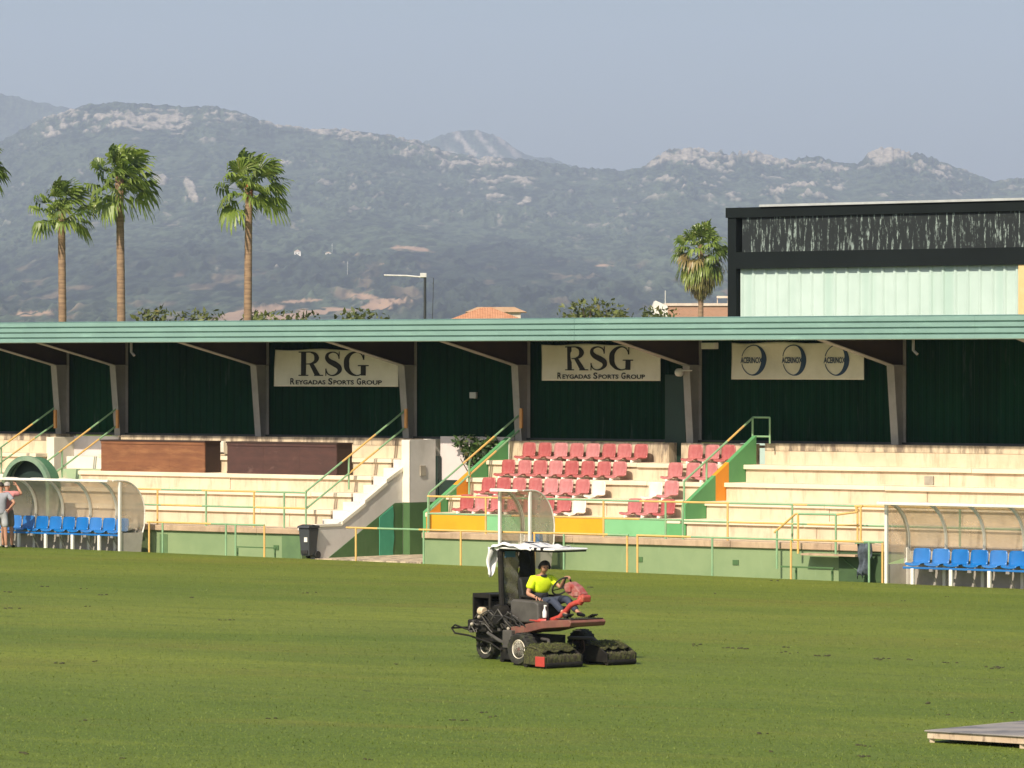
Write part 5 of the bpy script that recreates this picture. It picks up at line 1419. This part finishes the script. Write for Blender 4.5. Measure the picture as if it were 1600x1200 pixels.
# ================================================================ THE MOWER
Pr = on_turf(812, 1040)
Fd = Vector((.65, -.76, 0)).normalized(); Ld = Vector((-Fd.y, Fd.x, 0)); RZ = math.atan2(Fd.y, Fd.x)
mo = Pr + Ld*.75
mt_ = thing('mower', 'dirty red and black ride on reel mower with white canopy crossing the pitch', 'mower', (mo.x, mo.y, mo.z), RZ)
M('mower_red', (.46,.055,.04), (.38,.045,.035), .4, scale=4, stain=(.30,.17,.10), stain_scale=(3,3,3), stain_lo=.5, stain_hi=.7, stain_amt=.5)
M('mower_faded', (.22,.085,.06), (.15,.06,.045), .6, scale=3, stain=(.15,.12,.06), stain_scale=(3,3,3), stain_lo=.5, stain_hi=.7, stain_amt=.6)
M('machine_black', (.009,.008,.007), (.020,.018,.014), .7, spec=.25, scale=6, stain=(.07,.065,.035), stain_scale=(4,4,4), stain_lo=.55, stain_hi=.75, stain_amt=.6)
M('machine_grey', (.085,.078,.068), (.06,.055,.048), .55, scale=4)
M('rim_cream', (.74,.69,.58), (.62,.56,.44), .5, scale=8, stain=(.25,.2,.1), stain_scale=(5,5,5), stain_amt=.6)
M('hub_rust', (.16,.09,.07), (.10,.07,.05), .7, scale=10)
M('tyre', (.020,.019,.016), (.035,.038,.018), .9, scale=9, lo=.45, hi=.6, bmp=.5)
M('clippings', (.036,.032,.014), (.115,.12,.030), .95, scale=26, lo=.4, hi=.62, bmp=1.0, stain=(.035,.035,.015), stain_scale=(6,6,6), stain_lo=.5, stain_hi=.68, stain_amt=.8)
M('canopy_white', (.80,.79,.76), (.74,.73,.70), .35, scale=3)
M('tarp_white', (.78,.77,.75), (.70,.69,.66), .6, scale=3)
M('beige_tank', (.62,.50,.34), (.55,.43,.28), .45, scale=3)
def wheel(x, y, r, wd, rim='rim_cream', hub='hub_rust'):
    h = wd/2
    ty = MB().lathe([(r*.60,-h*.72),(r*.72,-h*.95),(r*.90,-h*.98),(r*.975,-h*.78),(r,-h*.35),(r*1.0,h*.35),(r*.975,h*.78),(r*.90,h*.98),(r*.72,h*.95),(r*.60,h*.72)], (x,y,r), 1, 36).build('wheel', MATS['tyre'], mt_, smooth=True)
    m = MB()
    for k in range(22):
        a = 2*math.pi*k/22
        for sgn in (-1,1):
            aa = a+(.14 if sgn > 0 else 0)
            m.add([(x+math.cos(aa)*r*q, y+yy, r+math.sin(aa)*r*q) for q in (.985,1.025) for yy in (0,sgn*h*.8)] + [(x+math.cos(aa+.10)*r*q, y+yy, r+math.sin(aa+.10)*r*q) for q in (.985,1.025) for yy in (0,sgn*h*.8)], [(0,1,3,2),(4,6,7,5),(0,4,5,1),(2,3,7,6),(1,5,7,3),(0,2,6,4)])
    o = m.build('tread', MATS['tyre'], mt_); o.parent = ty
    for sg in (-1, 1):
        o = MB().lathe([(r*.60,sg*h*.72),(r*.57,sg*h*.80),(r*.50,sg*h*.62),(r*.42,sg*h*.30),(r*.26,sg*h*.22)], (x,y,r), 1, 30).build('rim', MATS[rim], mt_, smooth=True); o.parent = ty
        o = MB().lathe([(r*.28,sg*h*.20),(r*.27,sg*h*.50),(r*.14,sg*h*.55),(r*.12,sg*h*.72),(.001,sg*h*.74)], (x,y,r), 1, 20).build('hub', MATS[hub], mt_, smooth=True); o.parent = ty
wheel(0, -.72, .292, .27); wheel(0, .70, .30, .24, 'hub_rust'); wheel(-1.78, 0, .25, .24)
# chassis and axle
m = MB(); m.box(-1.9, .1, -.22, .22, .34, .52); m.tube([(0,-.58,.30),(0,.58,.30)], .07, 10); m.tube([(-1.78,-.2,.27),(-1.78,.2,.27)], .04, 8)
m.prism([(-1.95,.50),(-1.55,.34),(-1.5,.5)], 1, -.17, -.12); m.prism([(-1.95,.50),(-1.55,.34),(-1.5,.5)], 1, .12, .17)
m.build('chassis', MATS['machine_black'], mt_, bevel=.01)
# footplate in faded red
m = MB(); m.prism([(-.25,.56),(.25,.66),(.98,.72),(1.02,.80),(.96,.845),(.2,.80),(-.25,.72)], 1, -.46, .38); m.build('footplate', MATS['mower_faded'], mt_, bevel=.015)
m = MB(); m.box(.55,.98,-.42,.34,.846,.858); m.build('foot_mat', MATS['dark_rubber'], mt_)
MB().prism([(.70,.85),(.86,.95),(.88,.93),(.74,.85)], 1, -.38, -.26).build('pedal', MATS['machine_black'], mt_); MB().prism([(.72,.85),(.9,.93),(.92,.91),(.76,.85)], 1, .14, .28).build('pedal', MATS['machine_black'], mt_)
m = MB(); m.prism([(-.62,.50),(-.24,.53),(-.24,.70),(-.62,.66)], 1, -.47, -.40); m.build('side_rail', MATS['mower_faded'], mt_, bevel=.01)
# seat, side tank, armrest
m = MB(); m.prism([(-.62,.74),(.10,.76),(.14,.80),(.13,1.10),(.05,1.14),(-.58,1.16),(-.64,1.10)], 1, -.47, -.20); m.build('side_tank', MATS['machine_grey'], mt_, bevel=.03)
m = MB(); m.prism([(-.62,.62),(.02,.64),(.05,1.02),(-.62,1.04)], 1, -.20, .40); m.build('hood', MATS['machine_black'], mt_, bevel=.03)
m = MB(); m.prism([(-.64,.95),(-.12,.97),(-.10,1.03),(-.5,1.04),(-.60,1.50),(-.66,1.56),(-.72,1.50),(-.66,1.02)], 1, -.24, .24); m.build('seat', M('seat_black', (.02,.02,.019), None, .5), mt_, bevel=.03)
for y in (-.29, .29):
    m = MB(); m.box(-.55, -.10, y-.03, y+.03, 1.19, 1.23); m.tube([(-.5,y,1.2),(-.62,y*.8,1.15)], .015); m.build('armrest', MATS['machine_black'], mt_, bevel=.012)
# control levers and bottle
m = MB(); m.tube([(.08,-.36,1.14),(.14,-.36,1.26),(.20,-.34,1.28)], .010); m.ball((.21,-.34,1.285), .02, 8, 6); m.tube([(.02,-.40,1.14),(.05,-.40,1.22)], .008); m.build('lever', MATS['machine_black'], mt_)
m = MB(); m.tube([(-.10,-.44,.80),(.16,-.44,.80),(.26,-.38,.80)], .035, 8); m.build('step_bar', MATS['mower_red'], mt_, smooth=True)
# swan neck steering column
m = MB(); m.tube([(.16,-.20,.80),(.36,-.16,.86),(.50,-.12,.98),(.60,-.10,1.08),(.72,-.08,1.13),(.82,-.06,1.15)], [.04,.045,.048,.05,.05,.05], 10); m.tube([(.78,-.06,1.13),(.84,-.04,1.20),(.80,-.02,1.28)], [.07,.075,.06], 10)
m.build('steering_column', MATS['mower_red'], mt_, smooth=True)
m = MB(); m.prism([(.40,1.38),(.46,1.30),(.66,1.22),(.84,1.20),(.86,1.30),(.72,1.42),(.54,1.50),(.42,1.46)], 1, -.09, .09); m.box(.48,.62,-.13,-.09,1.32,1.42); m.box(.66,.80,-.115,-.09,1.25,1.33); m.build('instrument_pod', M('pod_faded', (.30,.06,.05), (.38,.19,.16), .4, scale=7), mt_, bevel=.03)
m = MB(); m.prism([(.76,1.16),(.92,1.14),(.94,1.24),(.90,1.28),(.78,1.24)], 1, -.10, .10); m.build('lamp_housing', MATS['mower_red'], mt_, bevel=.02)
cw = Vector((.24, 0, 1.41)); ax = Vector((.60, 0, .80)); 
m = MB(); m.tube([tuple(cw+ (Vector((0,1,0))*math.cos(2*math.pi*k/32)+ax*math.sin(2*math.pi*k/32))*.195) for k in range(32)], .016, 8, closed=True)
for k in (90, 210, 330): m.tube([tuple(cw+Vector((.05,0,-.03))), tuple(cw+(Vector((0,1,0))*math.cos(R(k))+ax*math.sin(R(k)))*.19)], .010, 6)
m.tube([tuple(cw+Vector((.04,0,-.02))), (.44,0,1.38)], .025, 8); m.build('steering_wheel', MATS['dark_rubber'], mt_, smooth=True)
# engine, radiator box, filters, hoses
m = MB(); m.box(-1.45,-.66,-.34,.34,.52,.92); m.box(-1.98,-1.45,-.36,.36,.52,.74); m.box(-1.25,-.85,-.40,-.34,.6,.84); m.build('engine', MATS['machine_black'], mt_, bevel=.03)
m = MB(); m.box(-1.90,-1.86,-.30,.30,.70,1.22); m.box(-1.86,-1.42,-.30,-.27,1.14,1.22); m.box(-1.86,-1.42,.26,.30,.72,1.22); m.box(-1.45,-1.40,-.30,-.26,.74,1.22); m.box(-1.45,-1.40,.26,.30,.74,1.22); m.box(-1.86,-1.45,-.26,.26,1.17,1.21); m.box(-1.82,-1.5,-.1,.25,.74,1.08); m.box(-1.8,-1.55,-.26,-.12,.74,.98)
m.build('radiator_box', MATS['machine_black'], mt_, bevel=.01)
m = MB(); m.tube([(-1.62,-.36,.90),(-1.48,-.36,.90)], .080, 14); m.build('beige_filter', MATS['beige_tank'], mt_, smooth=True, bevel=.02)
m = MB(); m.lathe([(.0,-.12),(.17,-.12),(.19,-.05),(.19,.10),(.15,.14),(0,.14)], (-1.0,-.40,.86), 1, 24); m.build('air_cleaner', MATS['machine_black'], mt_, smooth=True)
rr = random.Random(14)
for i in range(9):
    x = -1.30+.09*i; pts = [(x, -.40, .62+.03*(i % 3)), (x-.06+rr.uniform(-.08,.08), -.50-.02*(i % 2), .80+rr.uniform(-.08,.10)), (x+.12, -.53, .92+rr.uniform(-.1,.08)), (x+.30+rr.uniform(-.1,.1), -.50, .80+rr.uniform(-.1,.08)), (x+.40, -.42, .62)]
    P_ = []
    for k in range(len(pts)-1):
        for q in range(4): P_.append(tuple(Vector(pts[k]).lerp(Vector(pts[k+1]), q/4)))
    MB().tube(P_+[pts[-1]], .013, 6).build('hose', MATS['dark_rubber'] if i % 3 else MATS['machine_grey'], mt_, smooth=True)
r2 = random.Random(21)
for i in range(26):
    m = MB()
    x, z = r2.uniform(-1.9,-.7), r2.uniform(.5,.9); y = -.37-r2.uniform(0,.06); a, b = r2.uniform(.03,.10), r2.uniform(.02,.07)
    if i % 2: m.box(x-a/2, x+a/2, y-.03, y+.02, z-b/2, z+b/2)
    else: m.tube([(x,y,z),(x+r2.uniform(-.2,.2), y-.02, z+r2.uniform(-.15,.15))], .012, 6)
    m.build('fitting', MATS['machine_grey'], mt_, bevel=.004)
for (x, z) in ((-1.55,.80),(-1.08,1.0),(-.72,.62),(-1.75,.66)): MB().ball((x,-.44,z), .035, 10, 6).build('cap', M('cap_pale', (.40,.36,.28), (.3,.26,.2), .6), mt_, smooth='all')
MB().tube([(-1.9,.25,.7),(-2.12,.25,.9),(-2.12,.25,1.10)], .03, 8).build('exhaust', MATS['hub_rust'], mt_, smooth=True)
# rear bars
for y, nm in ((-.30,0), (.30,1)):
    MB().tube([(-1.6,y,.50),(-2.1,y,.56),(-2.36,y*1.1,.62),(-2.46,y*1.1,.56),(-2.36,y*1.1,.47),(-2.0,y,.44),(-1.3,y*1.3,.34),(-.9,y*1.5,.22)], .017, 8).build('rear_bar', MATS['machine_black'], mt_, smooth=True)
MB().tube([(-2.44,-.33,.56),(-2.44,.33,.56)], .017, 8).build('bumper', MATS['machine_black'], mt_, smooth=True)
m = MB(); m.tube([(-1.35,-.40,.52),(-.9,-.50,.40),(-.45,-.55,.30)], .03, 8); m.box(-.75,-.5,-.56,-.42,.28,.60); m.build('pump', MATS['machine_grey'], mt_, bevel=.01)
# roll bar, canopy, rear screen
for y in (-.38, .38):
    MB().tube([(-.92,y,.62),(-.98,y,1.2),(-1.02,y,2.03)], .052, 8).build('roll_bar', MATS['machine_black'], mt_, smooth=True)
MB().tube([(-1.02,-.40,2.02),(-1.02,.40,2.02)], .035, 8).build('roll_bar', MATS['machine_black'], mt_, smooth=True)
m = MB(); 
cz = 2.06
m.prism([(-1.10,-.46),(.42,-.46),(.50,-.40),(.50,.40),(.42,.46),(-1.10,.46)], 2, cz, cz+.035); m.build('canopy', MATS['canopy_white'], mt_, bevel=.014)
for x in (-.12, .02, .2): MB().box(x, x+.06, -.475, -.44, cz-.012, cz+.05).build('clip', MATS['machine_black'], mt_, bevel=.006)
m = MB(); m.box(-.10,.46,-.40,.40,cz-.03,cz-.002); m.build('canopy_lining', MATS['machine_black'], mt_)
# white tarp folded over the rear half of the canopy and hanging at the rear corner
m = MB(); rows = []
for i in range(25):
    u = i/24; x = -1.20+u*1.16; r = []
    for j in range(25):
        v = j/24; y = -.50+v*1.0
        z = cz+.045+.075*math.sin(math.pi*min(1, u*1.15))*(.7+.3*math.sin(v*9+u*5)) + .012*math.sin(u*23+v*11)
        if j == 0: z -= .045
        if j == 24: z -= .05
        if i == 0: z -= .06
        r.append((x, y, z))
    rows.append(r)
m.grid(rows); m.build('tarp', MATS['tarp_white'], mt_, smooth='all', solid=.008)
m = MB(); rows = []
for i in range(17):
    v = i/16; wd = .26*(1-v*.80)
    rows.append([(-1.20+.02*math.sin(v*9)-.03*math.sin(v*3.1)+.03*math.sin(u_*9), -.52+wd*1.7*u_+.0*v, cz+.03-.50*v-.05*math.sin(u_*3)) for u_ in [q/10 for q in range(11)]])
m.grid(rows); m.build('tarp_flap', MATS['tarp_white'], mt_, smooth='all', solid=.01)
m = MB()
for (x, y, rr_) in ((-.95,-.30,.0),):
    m.tube([(x+.075*math.cos(a/16*6.283), y+.11*math.sin(a/16*6.283), cz+.115) for a in range(16)], .008, 5, closed=True)
m.build('tarp_ring', MATS['machine_grey'], mt_)
for (x, y) in ((-.62,-.05),(-.50,.22),(-.30,-.2)): MB().box(x-.13,x+.13,y-.03,y+.03,cz+.118,cz+.128).build('tarp_strap', MATS['machine_black'], mt_, bevel=.004)
def sheet_mat():
    m, nt, b = nodes('plastic_sheet'); tr = nt.nodes.new('ShaderNodeBsdfTransparent'); tr.inputs[0].default_value = (.72,.70,.62,1)
    b.inputs['Base Color'].default_value = (.20,.19,.15,1); b.inputs['Roughness'].default_value = .25
    mx = nt.nodes.new('ShaderNodeMixShader'); nt.links.new(ramp(nt, noise(nt, 3, 4, .6, coords(nt)), .35, .65, .45, .8), mx.inputs[0])
    nt.links.new(tr.outputs[0], mx.inputs[1]); nt.links.new(b.outputs[0], mx.inputs[2]); nt.links.new(mx.outputs[0], nt.nodes['Material Output'].inputs[0]); return m
m = MB(); m.grid([[(-1.0+.02*math.sin(i*1.3+j*.4), -.35+.40*j/10, 1.02+.98*i/16) for j in range(11)] for i in range(17)]); m.build('plastic_screen', sheet_mat(), mt_, smooth='all', solid=.004)
m = MB(); m.grid([[(-.99+.02*math.sin(i*.9+j*.6), .04+(.34-.08*(i/16))*j/6, 1.30+.72*i/16) for j in range(7)] for i in range(17)]); m.build('black_curtain', MATS['machine_black'], mt_, smooth='all', solid=.006)
MB().box(-1.0,-.97,-.30,-.06,1.90,2.01).build('blue_patch', M('faded_blue', (.05,.14,.26), None, .6), mt_)
# reel units in front (and one beneath), buried in clippings
def reel(cx, cy, wd, red_end=False, h=1.0, depth=.58):
    y0, y1 = cy-wd/2, cy+wd/2
    m = MB(); m.lathe([(0,-wd/2),(.055,-wd/2),(.055,wd/2),(0,wd/2)], (cx+depth*.45, cy, .055), 1, 14); m.lathe([(0,-wd/2),(.06,-wd/2),(.06,wd/2),(0,wd/2)], (cx-depth*.45, cy, .06), 1, 14)
    c0 = m.build('roller', MATS['machine_black'], mt_, smooth=True)
    for y in (y0, y1):
        m = MB(); m.prism([(cx-depth*.5,.06),(cx+depth*.5,.05),(cx+depth*.52,.20),(cx+depth*.2,.30),(cx-depth*.3,.36),(cx-depth*.5,.28)], 1, y-.02, y+.02)
        o = m.build('end_plate', MATS['clippings'] if red_end and y == y0 else MATS['machine_black'], mt_, bevel=.01)
    r2 = random.Random(int(cx*100+cy*1000))
    # dark cutting cylinder behind a muddy front panel
    MB().box(cx-depth*.34, cx-depth*.28, y0+.02, y1-.02, .04, .33).build('dark_gap_backing', MATS['machine_black'], mt_)  # black box added behind the open gap so it stays as dark as shade
    MB().tube([(cx+.04, y0+.03, .15), (cx+.04, y1-.03, .15)], .12, 10).build('cutting_reel', MATS['machine_black'], mt_)
    m = MB(); rows = []
    pf = [(.46,.02),(.50,.08),(.52,.16),(.50,.215),(.44,.235),(.36,.225),(.32,.17),(.34,.05)]
    for i in range(37):
        u = i/36; rows.append([(cx+(x+r2.uniform(-.012,.012))*depth, y0+.025+(wd-.05)*u, z*h+(0 if z < .06 else .012*math.sin(u*17+x*9)+.008*math.sin(u*47)+r2.uniform(-.010,.010))) for x, z in pf])
    m.grid(rows); m.build('front_panel', M('muddy', (.040,.032,.018), (.085,.085,.030), .95, scale=9, stretch=(1,2,1), lo=.42, hi=.6, bmp=.6), mt_, smooth='all')
    # shelf over the reel, thick with cuttings
    m = MB(); rows = []; n1, n2 = 48, 18
    for i in range(n1+1):
        u = i/n1; r = []
        for k in range(n2+1):
            v = k/n2; x = .24-.76*v; e = min(1, 6*v, 6*(1-v))*min(1, 10*u, 10*(1-u))
            lump = (.030+.016*math.sin(u*11+v*4)+.011*math.sin(u*31+v*9)+r2.uniform(-.013,.014))*e
            r.append((cx+x*depth+r2.uniform(-.006,.006)+(.02*math.sin(u*17) if k == 0 else 0), y0+wd*u, (.300+.06*math.sin(v*2.4)-(.015+.015*math.sin(u*19))*max(0, .25-v)*4)*h+lump))
        rows.append(r)
    m.grid(rows); m.build('grass_clippings', MATS['clippings'], mt_, smooth='all', solid=.022)
    m = MB()
    for i in range(900):
        sh_ = i % 3; u = r2.uniform(.02,.98); y = y0+wd*u
        if sh_: v = r2.uniform(0, 1); c = Vector((cx+(.24-.76*v)*depth, y, (.335+.05*math.sin(v*2.4))*h+.02))
        else: c = Vector((cx+r2.uniform(.34,.54)*depth, y, r2.uniform(.10,.235)*h))
        d = Vector((r2.gauss(0,1), r2.gauss(0,1), r2.gauss(.2,.6))).normalized()*r2.uniform(.025,.06); e = Vector((r2.gauss(0,1), r2.gauss(0,1), 0)).normalized()*.007
        m.add([c-e, c+e, c+d], [(0,1,2)])
    m.build('grass_tuft', M('fresh_cut', (.07,.085,.02), (.16,.18,.04), .9, scale=20), mt_)
    if red_end: MB().box(cx+depth*.10, cx+depth*.52, y0-.05, y0-.021, .03, .21).build('red_guard', MATS['mower_red'], mt_, bevel=.01)
    m = MB(); m.tube([(cx-depth*.2, cy, .30),(cx-.30, cy*.75, .46),(.02, cy*.45, .46)], .03, 8); m.build('lift_arm', MATS['machine_grey'], mt_, smooth=True)
reel(.72, -.62, .86, True); reel(.72, .76, .68); reel(-.75, 0, .80, False, .7, .45)
# clippings thrown on top of the footplate
m = MB(); r2 = random.Random(3)
for i in range(160):
    c = Vector((r2.uniform(.55,1.0), r2.uniform(-.4,.36), .86)); d = Vector((r2.gauss(0,1), r2.gauss(0,1), abs(r2.gauss(.3,.4)))).normalized()*.05; e = Vector((r2.gauss(0,1), r2.gauss(0,1), 0)).normalized()*.008
    m.add([c-e, c+e, c+d], [(0,1,2)])
m.build('grass_tuft', M('fresh_cut'), mt_)
# white spray bottle standing on the step bar
bt = mo+Fd*.20-Ld*.36
t = thing('spray_bottle', 'small white spray bottle standing on the red step of the mower', 'bottle', (bt.x, bt.y, mo.z+.812), RZ)
MB().lathe([(.0,0),(.034,0),(.038,.02),(.038,.10),(.014,.15),(.013,.19),(0,.19)], (0,0,0), 2, 16).build('bottle_body', MATS['canopy_white'], t, smooth=True)
MB().box(-.012,.045,-.012,.012,.19,.215).build('nozzle', MATS['canopy_white'], t, bevel=.004)
# driver
wt = cw+(Vector((0,1,0))*math.cos(R(75))+ax*math.sin(R(75)))*.195
J = dict(pelvis=V(-.38,0,1.10), belly=V(-.38,0,1.22), chest=V(-.335,0,1.41), neck=V(-.27,-.01,1.60), head=V(-.20,-.03,1.735), face=V(.93,-.34,-.26),
  hip_r=V(-.30,-.10,1.08), hip_l=V(-.30,.10,1.08), knee_r=V(.17,-.15,1.16), knee_l=V(.20,.15,1.18), ankle_r=V(.45,-.14,.94), ankle_l=V(.52,.15,.94), toe_r=V(.58,-.15,.895), toe_l=V(.66,.16,.895),
  shoulder_r=V(-.33,-.19,1.53), shoulder_l=V(-.27,.19,1.53), elbow_r=V(-.36,-.29,1.26), elbow_l=V(-.05,.24,1.37), wrist_r=V(-.11,-.30,1.20), wrist_l=wt+V(-.10,.03,.01),
  hand_r=V(1,.1,-.25), hand_l=V(.9,-.1,.15), palm_r=V(0,.2,-1), palm_l=V(.3,-.2,-1))
t = thing('person', 'driver in a yellow and navy work shirt steering the mower', 'person', (mo.x, mo.y, mo.z), RZ)
bpy.data.objects.remove(t)
t = person('person', 'driver in a yellow and navy work shirt steering the mower', (mo.x, mo.y, mo.z), RZ, J, None, dict(shirt='hi_vis', band='navy_cloth', legs='jeans', hair='hair_dark', shoe='shoe_dark', curl_l=.95, curl_r=.45, thumb=1, bulk=1.17))
# ear defenders
hd = J['head']; f = J['face'].normalized(); up = V(0,0,1); up = (up-f*up.dot(f)).normalized(); lat = up.cross(f)
m = MB(); m.tube([tuple(hd+up*.02+(lat*math.cos(R(a))+up*math.sin(R(a)))*.106) for a in range(0, 181, 12)], .008, 6)
for k in (-1, 1): m.ball(tuple(hd+lat*.098*k+up*.0), (.026,.030,.040), 12, 8)
m.build('ear_defenders', MATS['dark_rubber'], t, smooth='all')

mt_.scale = (.95,.95,.95); t.scale = (.95,.95,.95)

# ---- clods and divots left in the turf
m = MB(); r2 = random.Random(77)
spots = [(x+r2.uniform(-14,14), 1008+ (x-1080)*.072+r2.uniform(-2,2)) for x in (1080,1090,1150,1158,1236,1240,1300,1296,1370,1384,1390,1420,1492,1560,1566,1572)]
spots += [(r2.uniform(0,1600), r2.uniform(900,1190)) for i in range(34)] + [(14,951),(26,951),(70,917),(130,920),(160,930),(300,934),(352,969)]
for px, py in spots:
    c = on_turf(px, py)
    for q in range(r2.randint(2,5)):
        a = c+Vector((r2.gauss(0,.06), r2.gauss(0,.07), .0)); sz = r2.uniform(.010,.026)
        m.ball((a.x, a.y, a.z+.005), (sz*1.5, sz*1.2, sz*.8), 7, 5)
o = m.build('divots', M('soil', (.035,.035,.014), (.06,.06,.02), .95, scale=12)); tag(o, 'small dark clods and divots scattered in the turf', 'divots', kind='stuff')
